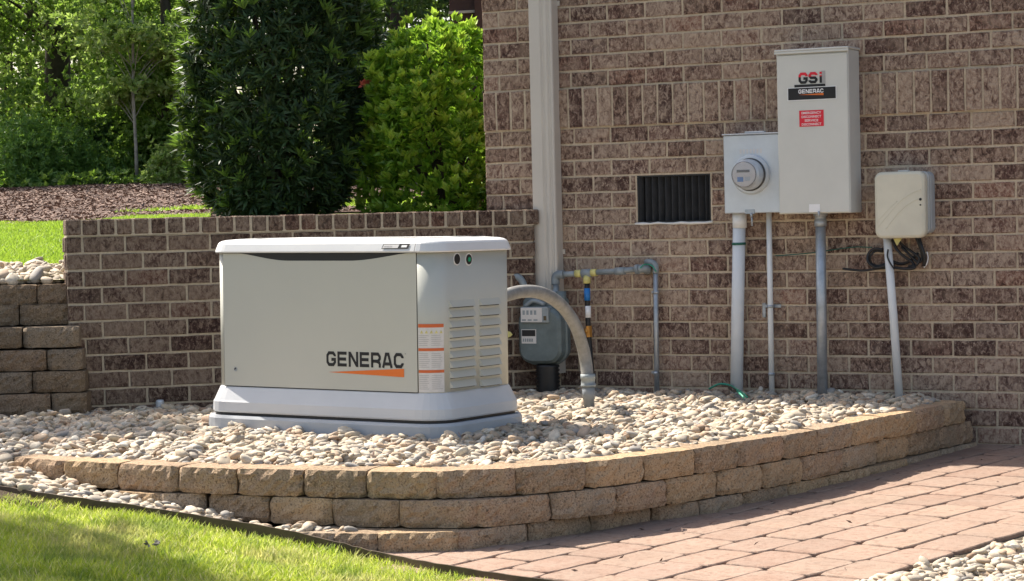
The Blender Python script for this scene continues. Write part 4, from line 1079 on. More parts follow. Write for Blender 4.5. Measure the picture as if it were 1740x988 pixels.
r2, s_, t_, zt1, zb1 = conduit(1306.5, 363, 1311.5, 668, .0135, .035, 'pvcpale', 'conduit', 'thinnest pale conduit with clips, between the thick plastic and steel conduits', 'conduit', z0m)
for y in (521, 636):
    g = MB(); ss, zz = sz(1306.5+5*(y-363)/305, y, .035); g.tube([Wp(ss, .035, zz-.006), Wp(ss, .035, zz+.006)], .0165, 14); g.build('clip', M['galv'], r2)
g = MB()
ss, zz = sz(1309, 521, .035); g.box(Wp(ss-.045, .004, zz-.008), DM*.09, NM*.006, Vector((0, 0, .016)), .002); g.box(Wp(ss-.052, .004, zz-.055), DM*.018, NM*.004, Vector((0, 0, .07)), .002)
g.build('strap', M['galv'], r2)
r3, s_, t_, zt1, zb1 = conduit(1394, 363, 1397.5, 671, .0245, .07, 'galv', 'conduit', 'grey galvanised steel conduit dropping from the tall cabinet into the stones', 'conduit', z0)
g = MB(); g.tube([Wp(s_, .07, z0), Wp(s_, .07, z0-.012), Wp(s_, .07, z0-.013), Wp(s_, .07, z0-.03), Wp(s_, .07, z0-.031), Wp(s_, .07, z0-.062)], [.034, .034, .027, .027, .030, .030], 18); g.build('coupling', M['galv'], r3)
r4, s_, t_, zt1, zb1 = conduit(1507, 400, 1528.5, 667, .0195, .05, 'pvcpale', 'conduit', 'leaning pale plastic conduit under the cream service box', 'conduit', z0n+.02)
r5, s_, t_, zt1, zb1 = conduit(1114, 461, 1116, 656, .0125, .035, 'galv', 'conduit', 'slim galvanised conduit rising right of the gas hose', 'conduit')
for y in (497, 634):
    g = MB(); ss, zz = sz(1114.8, y, .035); g.tube([Wp(ss, .035, zz-.007), Wp(ss, .035, zz+.007)], .0155, 12); g.box(Wp(ss-.035, .004, zz-.006), DM*.035, NM*.01, Vector((0, 0, .012)), .002); g.build('clip', M['galv'], r5)
g = MB(); P0 = [Wp(s_, .035, zt1-.01), Wp(s_-.001, .035, zt1+.03), Wp(s_-.03, .03, zt1+.045), Wp(s_-.06, .004, zt1+.045)]; g.tube(catmull(P0, 5), .0155, 12); g.build('elbow', M['galvpaint'], r5)

# ------------------------------------------------------------------ gas line along the wall
GO = .085
def wp(px, py, off): s_, z_ = sz(px, py, off); return Wp(s_, off, z_)
gl = empty('gas_pipe', wp(1000, 464, GO), 'grey threaded gas pipe along the brick wall with a yellow sealed tee', 'gas pipe')
g = MB(); g.tube([wp(950, 467, GO), wp(985, 465, GO)], .0145, 14); g.tube([wp(1014, 463, GO), wp(1052, 461, GO), wp(1082, 457.5, GO)], .0145, 14)
g.tube([wp(944, 475, GO), wp(945, 497, GO+.01)], .016, 14); g.build('pipe', M['galvpaint'], gl)
g = MB(); g.tube(catmull([wp(944, 484, GO), wp(944, 472, GO), wp(949, 467, GO), wp(958, 466.7, GO)], 5), .0215, 14)
g.build('fitting', M['galvpaint'], gl); g = MB(); g.tube([wp(1046, 461.5, GO), wp(1062, 460.3, GO)], .0195, 14); g.build('fitting', M['galvpaint'], gl); g = MB()
g.tube([wp(1080, 458, GO), wp(1086, 457.5, GO)], .024, 14)
g.tube(catmull([wp(1084, 457.6, GO), wp(1096, 456.5, GO*.8), wp(1100, 459, .03), wp(1100, 460, -.01)], 5), .021, 14); g.build('fitting', M['galvpaint'], gl)
g = MB(); g.tube([wp(978, 465.5, GO), wp(990, 465, GO)], .019, 14); g.tube([wp(1004, 464, GO), wp(1014, 463.5, GO)], .019, 14); g.tube([wp(997, 468, GO), wp(997.5, 482, GO)], .019, 14); g.build('sealed_joint', M['yellow'], gl)
g = MB(); g.tube([wp(989, 465, GO), wp(1005, 464, GO)], .0215, 14); g.tube([wp(997, 464, GO), wp(997, 472, GO)], .0185, 14); g.build('tee', M['galvpaint'], gl)
g = MB(); g.disc(wp(1100, 461, .004), NM, .020, .004, 16); g.build('wall_stub', M['copper'], gl)
hs = empty('gas_hose', wp(1003, 650, .12), 'black gas hose with blue sleeve and brass fitting hanging from the tee', 'gas hose')
g = MB(); g.tube(catmull([wp(997.5, 481, GO), wp(998, 515, GO), wp(999.5, 550, GO), wp(1002, 590, GO), wp(1005, 625, GO+.02), wp(1008, 655, GO+.05)], 5), .0135, 12); g.build('hose', M['black'], hs)
g = MB(); g.tube([wp(997.6, 490, GO), wp(998, 511, GO)], .0155, 14); g.build('sleeve', M['blue'], hs)
g = MB(); g.tube([wp(999, 520, GO), wp(999.5, 540, GO)], .015, 14); g.build('paper_tag', M['white'], hs)
g = MB(); g.tube([wp(1000, 554, GO), wp(1001, 573, GO)], .0165, 6, smooth=False); g.tube([wp(993, 563, GO+.02), wp(1000, 563, GO)], .013, 8); g.build('brass_fitting', M['brass'], hs)

# gas meter
MY = .22
gm = empty('gas_meter', wp(918, 620, .14), 'grey green gas meter with a white dial window beside the generator', 'gas meter')
cs2, cz2 = sz(915.5, 571, .25); Wm = .242; Hm = .285
def gring(W_, H_, r_, n_, off=0, dz=0): return [Wp(cs2+x, n_, cz2+dz+y) for x, y in rrect(W_, H_, r_, off, 6)]
g = MB(); g.loft([gring(Wm, Hm, .075, .10, -.02), gring(Wm, Hm, .075, .13, -.004), gring(Wm, Hm, .075, .172), gring(Wm, Hm, .075, .178, .008), gring(Wm, Hm, .075, .188, .008), gring(Wm, Hm, .075, .194), gring(Wm, Hm, .075, .235, -.004), gring(Wm, Hm, .075, .25, -.018)], smooth=False); g.build('case', M['meter'], gm)
for k in range(12):
    g = MB(); a = 2*math.pi*k/12+.26; g.disc(Wp(cs2+math.cos(a)*Wm*.47, .19, cz2+math.sin(a)*Hm*.47), NM, .009, .012, 8); g.build('flange_bolt', M['meter'], gm)
g = MB(); g.loft([gring(Wm*.86, .07, .03, .11, 0, Hm/2+.012), gring(Wm*.86, .07, .03, .21, 0, Hm/2+.012), gring(Wm*.86, .07, .03, .222, -.012, Hm/2+.012)], smooth=False)
for dx in (-.085, .085): g.tube([Wp(cs2+dx, .16, cz2+Hm/2+.0), Wp(cs2+dx, .16, cz2+Hm/2+.075)], .026, 14)
g.build('top_casting', M['meter'], gm)
a_, c_ = sz(884, 549, .27); b2_, d_ = sz(921, 522, .27)
g = MB(); g.box(Wp(a_, .2, c_), DM*(b2_-a_+.03), NM*.068, Vector((0, 0, d_-c_)), .004)
P0 = [Wp(a_+.012, .24, d_), Wp((a_+b2_)/2, .24, d_+.03), Wp(b2_, .24, d_+.012)]
g.tube(catmull(P0, 4), .011, 8); ix = g.build('index_box', M['galvpaint'], gm)
g = MB(); rect(g, a_+.004, b2_-.002, c_+.004, d_-.004, .2695); g.build('index_window', M['face'], gm)
g = MB()
for k in range(4): g = MB(); rect(g, a_+.014+k*.021, a_+.027+k*.021, c_+.04, c_+.062, .2702); g.build('index_dial', M['galvpaint'], gm)
for k in range(3): g = MB(); rect(g, a_+.010+k*.032, a_+.032+k*.032, c_+.010, c_+.018, .2702); g.build('index_print', M['galvpaint'], gm)
g = MB(); rect(g, b2_+.006, b2_+.022, c_+.012, c_+.034, .2695); g.build('red_mark', M['copper'], gm)
a_, c_ = sz(887, 584, .25); b2_, d_ = sz(911, 560, .25)
g = MB(); g.box(Wp(a_, .249, c_), DM*(b2_-a_), NM*.004, Vector((0, 0, d_-c_))); pl = g.build('badge_plate', M['sticker'], gm)
g = MB(); rect(g, a_+.003, b2_-.003, c_+(d_-c_)*.52, d_-.003, .2545); g.build('bar_code_panel', M['ink'], pl)
g = MB()
for k in range(5): g.poly([Wp(a_+.006+k*.012, .2545, c_+.010), Wp(a_+.014+k*.012, .2545, c_+.008), Wp(a_+.015+k*.012, .2545, c_+.024), Wp(a_+.008+k*.012, .2545, c_+.026)])
g.build('badge_print', M['galvpaint'], pl)
g = MB(); g.tube(catmull([wp(832, 470, .16), wp(858, 468, .16), wp(878, 470, .16), wp(889, 482, .16), wp(892, 505, .16)], 6), .018, 14); g.build('inlet_pipe', M['galvpaint'], gm)
g = MB(); g.tube([wp(943, 494, .16), wp(943, 512, .16)], .020, 14); g.tube([wp(945, 488, .11), wp(944, 500, .16)], .016, 12); g.build('outlet_pipe', M['galvpaint'], gm)
# yellow valve handle peeping out behind the generator
yv = wp(864, 569, .3); g = MB()
P0 = [(-.07, -.018), (-.02, -.022), (.012, -.010), (.024, 0), (.012, .014), (-.02, .022), (-.07, .016)]
g.loft([[yv+DM*x+Vector((0, 0, z))+NM*n_ for x, z in P0] for n_ in (0, .008)], smooth=False)
tag(g.build('valve_handle', M['yellow']), 'yellow valve handle sticking out beside the vented end of the generator', 'valve handle')

# flexible conduit from the generator into the stones
ch_end = gpt(999.5, 684, BED)
def pth(px, py, Y): return dpt(px, py, Y)
fc = empty('flexible_conduit', Vector((ch_end.x, ch_end.y, BED)), 'thick grey flexible conduit arching from the generator down into the stones', 'flexible conduit')
P0 = [pth(800, 528, 9.62), pth(832, 512, 9.66), pth(860, 502, 9.72), pth(885, 496, 9.8), pth(912, 496.5, 9.9), pth(938, 507, 10.0), pth(960, 526, 10.1), pth(977, 552, 10.15), pth(988, 582, 10.2), pth(995, 612, 10.22), pth(998.5, 642, 10.2)]
g = MB(); g.tube(catmull(P0, 8), .0285, 20); g.build('hose', M['hose'], fc)
top = pth(999, 636, 10.2); bz_ = BED-.03
g = MB(); x, y = ch_end.x, 10.2; zt = top.z
g.tube([Vector((top.x, y, zt)), Vector((top.x, y, zt-.022)), Vector((top.x, y, zt-.023)), Vector((top.x, y, zt-.045)), Vector((top.x+.001, y, zt-.046)), Vector((top.x+.001, y, zt-.056))], [.034, .034, .032, .032, .035, .035], 20); g.build('compression_fitting', M['galvpaint'], fc)
g = MB(); g.tube([Vector((top.x+.001, y, zt-.055)), Vector((top.x+.002, y, zt-.115)), Vector((top.x+.002, y, zt-.116)), Vector((top.x+.003, y, bz_-.05))], [.0295, .028, .025, .024], 20); g.build('pvc_riser', M['riser'], fc)

# ------------------------------------------------------------------ loose cables and wires
def cable(name, pts, rad, mat, label, n=6, cat='cable'):
    g = MB(); g.tube(catmull(pts, 6), rad, n); return tag(g.build(name, M[mat]), label, cat)
cb = empty('cable_bundle', wp(1540, 430, .04), 'tangle of black cables hanging behind and below the cream service box', 'cables')
def ch(pl, r_, o=.03):
    g = MB(); g.tube(catmull([wp(a, b_, o+random.uniform(-.008, .008)) for a, b_ in pl], 6), r_, 8); g.build('cable', M['black'], cb)
ch([(1432, 457), (1450, 459), (1468, 460), (1490, 457), (1515, 455), (1540, 456), (1552, 450)], .0055)
ch([(1500, 424), (1484, 424), (1475, 434), (1476, 446), (1488, 455), (1504, 452), (1520, 450)], .007, .04)
ch([(1500, 428), (1488, 427), (1479, 436), (1481, 448), (1492, 452), (1506, 448)], .005, .03)
ch([(1516, 408), (1524, 424), (1536, 436), (1550, 446), (1554, 455), (1540, 457), (1520, 455)], .007, .04)
ch([(1522, 405), (1535, 418), (1552, 430), (1562, 440), (1556, 452), (1544, 452)], .006, .035)
ch([(1560, 400), (1566, 420), (1571, 438), (1570, 452)], .008, .03)
ch([(1556, 402), (1562, 418), (1567, 436), (1562, 446), (1550, 438), (1532, 420)], .006, .03)
ch([(1515, 444), (1530, 449), (1546, 444), (1560, 430)], .007, .02)
ch([(1509, 424), (1508, 436), (1513, 448), (1520, 458)], .004, .075)
cable('white_cable', [wp(1570, 455, .02), wp(1575, 448, .02), wp(1577, 438, .02), wp(1575, 428, .02)], .003, 'white', 'short white cable end beside the black cable tangle')
cable('green_cord', [wp(1318, 435, .02), wp(1345, 433, .015), wp(1380, 430, .015), wp(1420, 424, .015), wp(1455, 420, .015), wp(1482, 421, .02)], .0028, 'tape', 'thin faded green cord strung across the bricks behind the steel conduit', cat='cord')
gw = empty('ground_wire', wp(1245, 664, .1), 'green ground wire looping out of the stones at the thick conduit', 'wire')
g = MB(); g.tube(catmull([gpt(1205, 661, BED+.01), gpt(1222, 653, BED+.035), gpt(1240, 655, BED+.03), gpt(1252, 662, BED+.03), gpt(1262, 668, BED+.02), gpt(1270, 676, BED+.0)], 6), .005, 8); g.build('wire', M['greenw'], gw)
g = MB(); g.tube(catmull([gpt(1244, 660, BED+.02), gpt(1256, 668, BED+.025), gpt(1264, 676, BED+.01)], 6), .005, 8); g.build('wire', M['greenw'], gw)
g = MB(); g.tube([gpt(1240, 659, BED+.03), gpt(1248, 665, BED+.03)], .009, 8); g.build('clamp', M['black'], gw)
gv = cable('conduit_wire', [wp(1088, 456, .10), wp(1094, 450, .09), wp(1103, 450, .06), wp(1110, 454, .05), wp(1115, 462, .05)], .0035, 'greenw', 'green bonding wire curling over the wall stub of the gas pipe', cat='wire')

# small things on the stones and lawn
g = MB(); pb = gpt(272, 690, BED); 
g.disc(pb, (0, 0, 1), 0, 0, 16, [(.020, -.02), (.021, .02), (.017, .028), (.010, .030)]); tag(g.build('marker_cap', M['alu']), 'small pale blue grey cap poking out of the stones left of the generator', 'cap')

# ------------------------------------------------------------------ vegetation
def leaves(centers, axes, L, W, per, spread=.9, curl=.15, jl=.3):
    """rosettes of folded diamond leaves: returns verts, tris"""
    n = len(centers); N = n*per
    c = np.repeat(centers, per, 0); ax = np.repeat(axes, per, 0)
    rnd = rng.normal(size=(N, 3)); rnd -= ax*(rnd*ax).sum(1)[:, None]; rnd /= np.linalg.norm(rnd, axis=1)[:, None]+1e-9
    al = rng.uniform(.25, 1, N)*spread; d = ax*np.cos(al)[:, None]+rnd*np.sin(al)[:, None]
    s = np.cross(d, ax)+rng.normal(0, .25, (N, 3)); s -= d*(s*d).sum(1)[:, None]; s /= np.linalg.norm(s, axis=1)[:, None]+1e-9
    up = np.cross(s, d); l = (L*rng.uniform(1-jl, 1+jl, N))[:, None]; w_ = l/L*W
    b = c+d*l*.05; m1 = c+d*l*.5+s*w_*.5+up*w_*.15; m2 = c+d*l*.5-s*w_*.5+up*w_*.15; t = c+d*l-up*l*curl
    V = np.stack([b, m1, t, m2], 1).reshape(-1, 3); i = np.arange(N)[:, None]*4
    return V, (i+np.array([[0, 1, 2, 3]]))
def unit(v): return v/(np.linalg.norm(v, axis=1)[:, None]+1e-9)
def shrub(name, label, cat, ctr, prof, nshoot, leaf, per, mat, spread, seed, stem=True, up=.5, lump=.12, inner=.35, newg=None):
    """prof: list of (z, radius) of the shrub outline; shoots sit mostly near the surface"""
    r0 = np.random.default_rng(seed); zs = [p[0] for p in prof]; rs = [p[1] for p in prof]
    z = r0.uniform(zs[0], zs[-1], nshoot*2); R_ = np.interp(z, zs, rs); keep = r0.uniform(0, max(rs), nshoot*2) < R_; z = z[keep][:nshoot]; R_ = R_[keep][:nshoot]
    n = len(z); a = r0.uniform(0, 2*math.pi, n)
    lumps = 1+lump*(np.sin(a*3+z*4+seed)+.7*np.sin(a*7-z*6.3)+.5*np.sin(a*13+z*11))
    f = np.where(r0.random(n) < inner, np.sqrt(r0.random(n)), 1-np.abs(r0.normal(0, .07, n)))
    rr_ = R_*lumps*f
    c = np.column_stack([ctr[0]+rr_*np.cos(a), ctr[1]+rr_*np.sin(a), ctr[2]+z])
    top = smooth_arr((z-zs[0])/(zs[-1]-zs[0]))
    ax = unit(np.column_stack([np.cos(a), np.sin(a), up+.8*top])+r0.normal(0, .35, (n, 3)))
    V, Q = leaves(c, ax, leaf[0], leaf[1], per, spread)
    root = empty(name, Vector(ctr), label, cat)
    fast_mesh('foliage', V, Q, mat, root)
    if newg:
        ii = r0.choice(np.where(f > .9)[0], newg[0], replace=False); ax2 = unit(ax[ii]+np.array([0, 0, .6])); c2 = c[ii]+ax2*r0.uniform(.01, .075, (len(ii), 1))
        V, Q = leaves(c2, ax2, leaf[0]*.95, leaf[1]*1.15, per, spread*.7); fast_mesh('new_growth', V, Q, newg[1], root)
    g = MB()
    for k in range(14):
        a_ = random.uniform(0, 6.28); zz = random.uniform(.5, .95)*zs[-1]; rr2 = np.interp(zz, zs, rs)*.85
        g.tube(catmull([Vector(ctr)+Vector((random.uniform(-.05, .05), random.uniform(-.05, .05), -.05)), Vector(ctr)+Vector((rr2*.35*math.cos(a_), rr2*.35*math.sin(a_), zz*.45)), Vector(ctr)+Vector((rr2*math.cos(a_), rr2*math.sin(a_), zz))], 4), [.018-.0016*q for q in range(9)], 6)
    g.build('stems', M['bark'], root)
    return root
def smooth_arr(t): t = np.clip(t, 0, 1); return t*t*(3-2*t)
# big dark evergreen: beyond the top of the frame
Yd = 12.9; cxx = dpt(474, 360, Yd)
eg = shrub('evergreen_shrub', 'huge dark evergreen shrub with narrow leaves behind the middle of the garden wall', 'shrub', (cxx.x, Yd, E-.03),
      [(0.0, .22), (.10, .33), (.3, .44), (.6, .505), (.95, .52), (1.3, .48), (1.8, .34), (2.2, .08)], 3300, (.085, .0145), 12, M['podo'], 1.15, 3, lump=.075, inner=.42, newg=(330, M['newleaf']))
# bright bush
Yb = 12.75; cb_ = dpt(752, 360, Yb)
shrub('bright_shrub', 'bright lime green glossy leaved shrub beside the house corner', 'shrub', (cb_.x+.02, Yb, E-.03),
      [(0.0, .36), (.2, .42), (.45, .44), (.72, .43), (.88, .38), (1.0, .27), (1.09, .08)], 1800, (.058, .026), 8, M['cley'], .95, 5, lump=.13, inner=.3, up=.9, newg=(560, M['newsunlit']))

def tree(name, label, x, y, h, rt, crown, nclump, nshoot, leaf, per, mat, bark='bark', seed=0, cr=.9, lean=0, group='trees of the wood behind the mulch bank', tw=True):
    r0 = np.random.default_rng(seed); rd_ = random.Random(seed); z0 = zup(x, y)-.1
    root = empty(name, Vector((x, y, z0)), label, 'tree', group)
    g = MB(); tp = []
    for k in range(9): tp.append(Vector((x+lean*k/8*h+rd_.uniform(-.02, .02)*h*.15*(k > 0), y+rd_.uniform(-.04, .04), z0+h*k/8)))
    g.tube(tp, [rt*(1.25 if k == 0 else 1)*(1-.6*k/8) for k in range(9)], 10)
    C = []
    for k in range(nclump):
        a = rd_.uniform(0, 6.28); q = rd_.random()**.5; zc = crown[0]+(crown[1]-crown[0])*rd_.random()**1.7; e = .75+.35*math.sin(math.pi*(zc-crown[0])/(crown[1]-crown[0]))
        C.append(Vector((x+lean*zc+crown[2]*q*e*math.cos(a), y+crown[2]*q*e*math.sin(a), z0+zc)))
    if tw:
        for c_ in C:
            hh = max(.25, (c_.z-z0)*.72)/h*8; k = min(7, int(hh)); s_ = tp[k].lerp(tp[min(8, k+1)], min(1, hh-k))
            g.tube(catmull([s_, (s_+c_)/2+Vector((0, 0, .1)), c_], 3), [min(.02, max(.006, rt*.12))*(1-.12*q) for q in range(7)], 5)
    g.build('trunk', M[bark], root)
    cc = np.array([list(c_) for c_ in C]); idx = r0.integers(0, len(C), nshoot); sc_ = r0.uniform(.5, 1.2, len(C))[idx][:, None]
    off = r0.normal(0, 1, (nshoot, 3))*np.array([cr, cr, cr*.35])*.42*sc_
    c = cc[idx]+off; ax = unit(off*np.array([1, 1, .3])+np.array([0, 0, .35])+r0.normal(0, .25, (nshoot, 3)))
    V, Q = leaves(c, ax, leaf[0], leaf[1], per, 1.3, .2); fast_mesh('crown', V, Q, mat, root)
    return root
def bush(name, label, x, y, rx, h, n, leaf, per, mat, seed, group='bushes along the edge of the wood', dens=1):
    r0 = np.random.default_rng(seed); z0 = zup(x, y)
    root = empty(name, Vector((x, y, z0)), label, 'bush', group)
    nc = int(9+9*h); cu = unit(r0.normal(size=(nc, 3))); cu[:, 2] = np.abs(cu[:, 2]); cc = cu*np.array([rx*.75, rx*.5, h*.8])*r0.uniform(.5, 1, (nc, 1))
    idx = r0.integers(0, nc, n); off = r0.normal(0, 1, (n, 3))*np.array([rx*.24, rx*.2, h*.14]); c = cc[idx]+off; c[:, 2] = np.abs(c[:, 2])
    ax = unit(off/rx+np.array([0, 0, .25])+r0.normal(0, .25, (n, 3)))
    V, Q = leaves(c+np.array([x, y, z0]), ax, leaf[0], leaf[1], per, 1.2, .2); fast_mesh('foliage', V, Q, mat, root)
    g = MB()
    for k in range(nc):
        g.tube([Vector((x, y, z0-.05)), Vector((x, y, z0))+Vector(cc[k])*.6+Vector((0, 0, h*.05)), Vector((x, y, z0))+Vector(cc[k])], [.018, .012, .006], 5)
    g.build('stems', M['bark'], root); return root
def fx(px, Y): return (px-870)/F*Y
S1_, S2_ = (.068, .042), (.078, .05)
tree('oak_tree', 'tallest tree of the wood with the thickest dark trunk', fx(105, 31), 31, 15, .19, (2.5, 6.0, 3.4), 52, 3900, S2_, 6, M['lf1'], 'bark', 11, .8)
tree('sapling', 'slender sapling with a pale straight stem at the mulch edge', fx(238, 27), 27, 4.6, .022, (1.15, 4.2, .75), 26, 1250, S2_, 6, M['lf2'], 'bark_pale', 12, .42)
tree('woodland_tree', 'dark leafed tree with a thin trunk left of the thickest trunk', fx(22, 34), 34, 13, .10, (1.2, 5, 2.3), 34, 3300, S1_, 6, M['lf1'], 'bark', 13, .7)
tree('woodland_tree', 'pale leafed tree right of the thickest trunk, over the sapling', fx(190, 29.4), 29.4, 7, .05, (1.0, 4.6, .75), 30, 2700, S1_, 6, M['lf2'], 'bark', 14, .6)
tree('woodland_tree', 'mid green tree partly hidden by the dark evergreen shrub', fx(292, 28), 28, 9, .08, (.7, 5, .95), 40, 4600, S1_, 6, M['lf1'], 'bark', 15, .6)
tree('woodland_tree', 'slim leaning tree between the two dark trunks at far left', fx(50, 32), 32, 10, .05, (1.0, 4.6, 1.3), 26, 2100, S1_, 6, M['lf2'], 'bark', 16, .6, .05)
tree('woodland_tree', 'slim dark trunk just left of the pale sapling, high crown', fx(150, 36), 36, 14, .11, (1.6, 5.5, 2.2), 26, 1800, S2_, 6, M['lf3'], 'bark', 17, .8)
tree('woodland_tree', 'slender dark trunk rising behind the yellow green bush', fx(215, 38), 38, 14, .10, (1.5, 5.5, 2.0), 26, 1900, S2_, 6, M['lf1'], 'bark', 20, .8)
tree('woodland_tree', 'dark tree rising between evergreen and bright shrub', fx(690, 26), 26, 9, .12, (.8, 7, 1.5), 50, 5200, (.10, .04), 7, M['lf3'], 'bark', 18, .75)
tree('woodland_tree', 'second dark tree showing above the bright shrub', fx(640, 30), 30, 10, .12, (1, 8, 1.9), 50, 4600, (.11, .05), 7, M['lf3'], 'bark', 19, .9)
tree('woodland_tree', 'mid green tree beyond the left edge of the view', fx(-110, 29), 29, 8, .08, (.8, 6, 1.5), 34, 3200, S2_, 6, M['lf1'], 'bark', 51, .8)
tree('woodland_tree', 'tree farthest to the left along the mulch bank', fx(-330, 31), 31, 9, .1, (.8, 7, 2), 38, 3600, S2_, 6, M['lf2'], 'bark', 52, .9)
tree('woodland_tree', 'dark tree standing behind the house corner', fx(900, 27), 27, 8, .1, (.8, 6, 1.8), 36, 3200, S2_, 6, M['lf3'], 'bark', 53, .9)
for i, (px, Y, rx, h, mt, lab) in enumerate([(-90, 28, .9, 1.1, 'lf1', 'bush just left of the view at the mulch edge'), (-260, 28.5, 1.1, 1.3, 'lf2', 'pale bush farthest to the left along the mulch'), (700, 25, .9, 1.2, 'lf3', 'dark bush glimpsed between evergreen and bright shrub'), (42, 27.2, .75, 1.05, 'lf4', 'feathery green bush at the far left edge of the mulch'), (125, 27.6, .7, .8, 'lf4', 'feathery low bush below the thickest trunk'), (180, 28.6, .6, .9, 'lf3', 'dark bush left of the pale sapling'),
        (268, 28, .6, .85, 'lf1', 'mid green bush right of the pale sapling'), (312, 26.6, .4, .55, 'lf2', 'yellow green bush beside the dark evergreen'), (85, 30, .9, 1.25, 'lf1', 'tall mid green bush behind the feathery bushes'),
        (8, 29.6, .8, 1.2, 'lf2', 'tall pale bush behind the feathery bush at far left'), (222, 30.5, .8, 1.45, 'lf1', 'tall bush behind the sapling stem'), (300, 31, .8, 1.6, 'lf3', 'tall dark bush behind the yellow green bush'), (160, 31.5, .8, 1.6, 'lf2', 'tall pale bush in the middle of the wood edge')]):
    bush('woodland_bush', lab, fx(px, Y), Y, rx, h, int(4300*rx*h+300), (.062, .038) if mt != 'lf4' else (.075, .016), 7, M[mt], 30+i)
# far wood that reads as one mass
n = 13000; X = rng.uniform(-27, 6, n); Yf = rng.uniform(42, 52, n); Zf = rng.random(n)**1.3*6
c = np.column_stack([X, Yf, Zf+1.9]); cl = np.sin(X*1.1+2)*np.sin(Zf*1.3+X*.4)+.45*np.sin(X*3.1+Zf*2.1); kp = (cl > .25+.15*Zf) | (Zf < 1.0) | ((X < -13) & (Zf < 4.5)) | ((X > -.5) & (Zf < 4))
c = c[kp]; V, Q = leaves(c, unit(rng.normal(size=(len(c), 3))+np.array([0, -.5, .3])), .17, .11, 9, 1.4, .2)
o = fast_mesh('far_wood', V, Q, M['lf1']); tag(o, 'far wood seen through the nearer trees', kind='stuff')
# ground cover at the foot of the wood
gc = np.column_stack([rng.uniform(-12, -.2, 3000), rng.uniform(26.3, 29.5, 3000)]); z = np.array([zup(x, y) for x, y in gc])+rng.random(3000)*.16
V, Q = leaves(np.column_stack([gc, z]), unit(rng.normal(size=(3000, 3))*.5+np.array([0, -.2, 1])), .08, .045, 6, 1.3); o = fast_mesh('undergrowth', V, Q, M['lf1']); tag(o, 'green undergrowth along the top of the mulch bank', kind='stuff')
# shade tree left of the view: its leaves dapple the lawn and the left stones
xs_t, ys_t = -5.4, 11.6
st_ = empty('shade_tree', Vector((xs_t, ys_t, E-.26)), 'leafy tree standing on the terrace left of the view, shading lawn and stones', 'tree')
g = MB(); g.tube([Vector((xs_t, ys_t, .7)), Vector((xs_t+.05, ys_t-.1, 3)), Vector((xs_t, ys_t-.2, 5.6))], [.12, .09, .05], 10)
C = []
for (gx0, gy0, rr0, nn) in ((-1.75, 6.55, .95, 26), (-2.35, 9.45, .85, 20)):
    for k in range(nn):
        a_ = random.uniform(0, 6.28); q = rr0*random.random()**.5; t_ = random.uniform(4.6, 5.6); C.append(Vector((gx0+q*math.cos(a_)-.72*t_, gy0+q*math.sin(a_)+.695*t_, 1.235*t_)))
for c_ in C: g.tube([Vector((xs_t, ys_t-.15, 4.6)), c_], [.03, .01], 5)
g.build('trunk', M['bark'], st_)
cc = np.array([list(c_) for c_ in C]); idx = rng.integers(0, len(C), 3900); c = cc[idx]+rng.normal(0, .16, (3900, 3))
V, Q = leaves(c, unit(rng.normal(size=(3900, 3))+np.array([0, 0, .6])), .09, .055, 5, 1.3); fast_mesh('crown', V, Q, M['lf1'], st_)
# coral blossom between the shrubs
bp = dpt(626, 142, 12.6); fl = empty('coral_flower', bp, 'coral red blossom between the dark evergreen and the bright shrub', 'flower')
V, Q = leaves(np.array([[bp.x+a, bp.y, bp.z+b_] for a, b_ in ((-.02, 0), (.012, .006), (.0, -.015), (-.03, -.012))]), unit(np.array([[0, -1, .3]]*4)), .034, .02, 6, 1.3); fast_mesh('petals', V, Q, M['petal'], fl)
g = MB(); g.tube([bp+Vector((0, .02, 0)), bp+Vector((-.02, .15, -.35))], .003, 5); g.build('stem', M['bark'], fl)
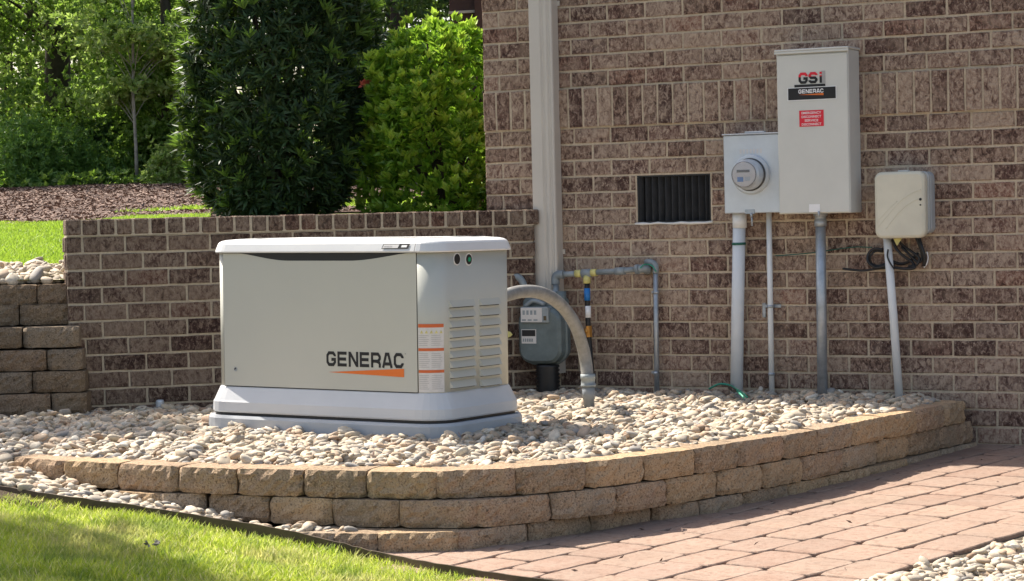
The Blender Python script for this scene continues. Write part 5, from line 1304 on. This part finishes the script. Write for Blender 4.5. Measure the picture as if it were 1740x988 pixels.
# brown porch screen behind the house corner
Yp = 14.2; pr_ = empty('porch_screen', dpt(800, 60, Yp)-Vector((0, 0, 0)), 'dark red brown porch post and screen with pale rail left of the house corner', 'porch screen')
a_ = dpt(806, 0, Yp); b2_ = dpt(826, 0, Yp)
g = MB(); g.box(Vector((a_.x, Yp, E-.1)), (b2_.x-a_.x+.03, 0, 0), (0, .1, 0), (0, 0, 2.6)); g.build('post', M['wood'], pr_)
l0 = dpt(763, 0, Yp+.03)
g = MB(); g.box(Vector((l0.x, Yp+.05, E-.1)), (a_.x-l0.x, 0, 0), (0, .03, 0), (0, 0, 2.6)); g.build('screen', M['wood'], pr_)
g = MB(); r0_ = dpt(762, 22, Yp); g.box(Vector((r0_.x, Yp+.02, r0_.z-.006)), (a_.x-r0_.x, 0, .006), (0, .03, 0), (0, 0, .016)); g.build('rail', M['rail'], pr_)
# dark log pile in the wood at far left
lg = dpt(18, 282, 28.3); g = MB()
for k in range(5): g.tube([lg+Vector((-.5+random.uniform(-.1, .1), 0, -.14+.07*k)), lg+Vector((.16+random.uniform(-.1, .1), .1, -.13+.07*k))], .05, 8)
tag(g.build('log_pile', M['bark']), 'dark pile of logs at the edge of the wood, far left', 'log pile')
# dry leaves on the lawn
for (px, py, lab) in ((75, 905, 'dry pale leaf scrap on the lawn nearer the left corner'), (262, 924, 'dry pale leaf scrap on the lawn nearer the edging')):
    q = gpt(px, py, zlawn(-1.3, 7.8)+.035); V, Q = leaves(np.array([[q.x+a, q.y+b2, q.z] for a, b2 in ((0, 0), (.02, .01), (-.018, .0))]), unit(np.array([[1, .2, .1], [-1, .4, .1], [.3, -1, .1]])), .026, .012, 3, .7)
    o = fast_mesh('dry_leaf', V, Q, M['bark_pale']); tag(o, lab, 'leaf', 'dry leaves on the front lawn')

# leaf bits and needles blown onto the stones and paving
n = 150; X = rng.uniform(-2.2, 2.2, n*4); Y = rng.uniform(7.0, 10.9, n*4); P = []
for x, y in zip(X, Y):
    if pip(x, y, inner) and not inpad(x, y, .05): P.append((x, y, BED+.004+rng.uniform(0, .012)))
    elif inpave(Vector((x, y, 0))) and rng.random() < .35: P.append((x, y, zpave(x, y)+.004))
P = np.array(P[:n]); V, Q = leaves(P, unit(np.column_stack([rng.normal(size=(len(P), 2)), rng.uniform(0, .25, len(P))])), .026, .007, 1, .3)
o = fast_mesh('leaf_litter', V, Q, M['chip']); tag(o, 'brown leaf bits and needles blown over the stones and paving', kind='stuff')
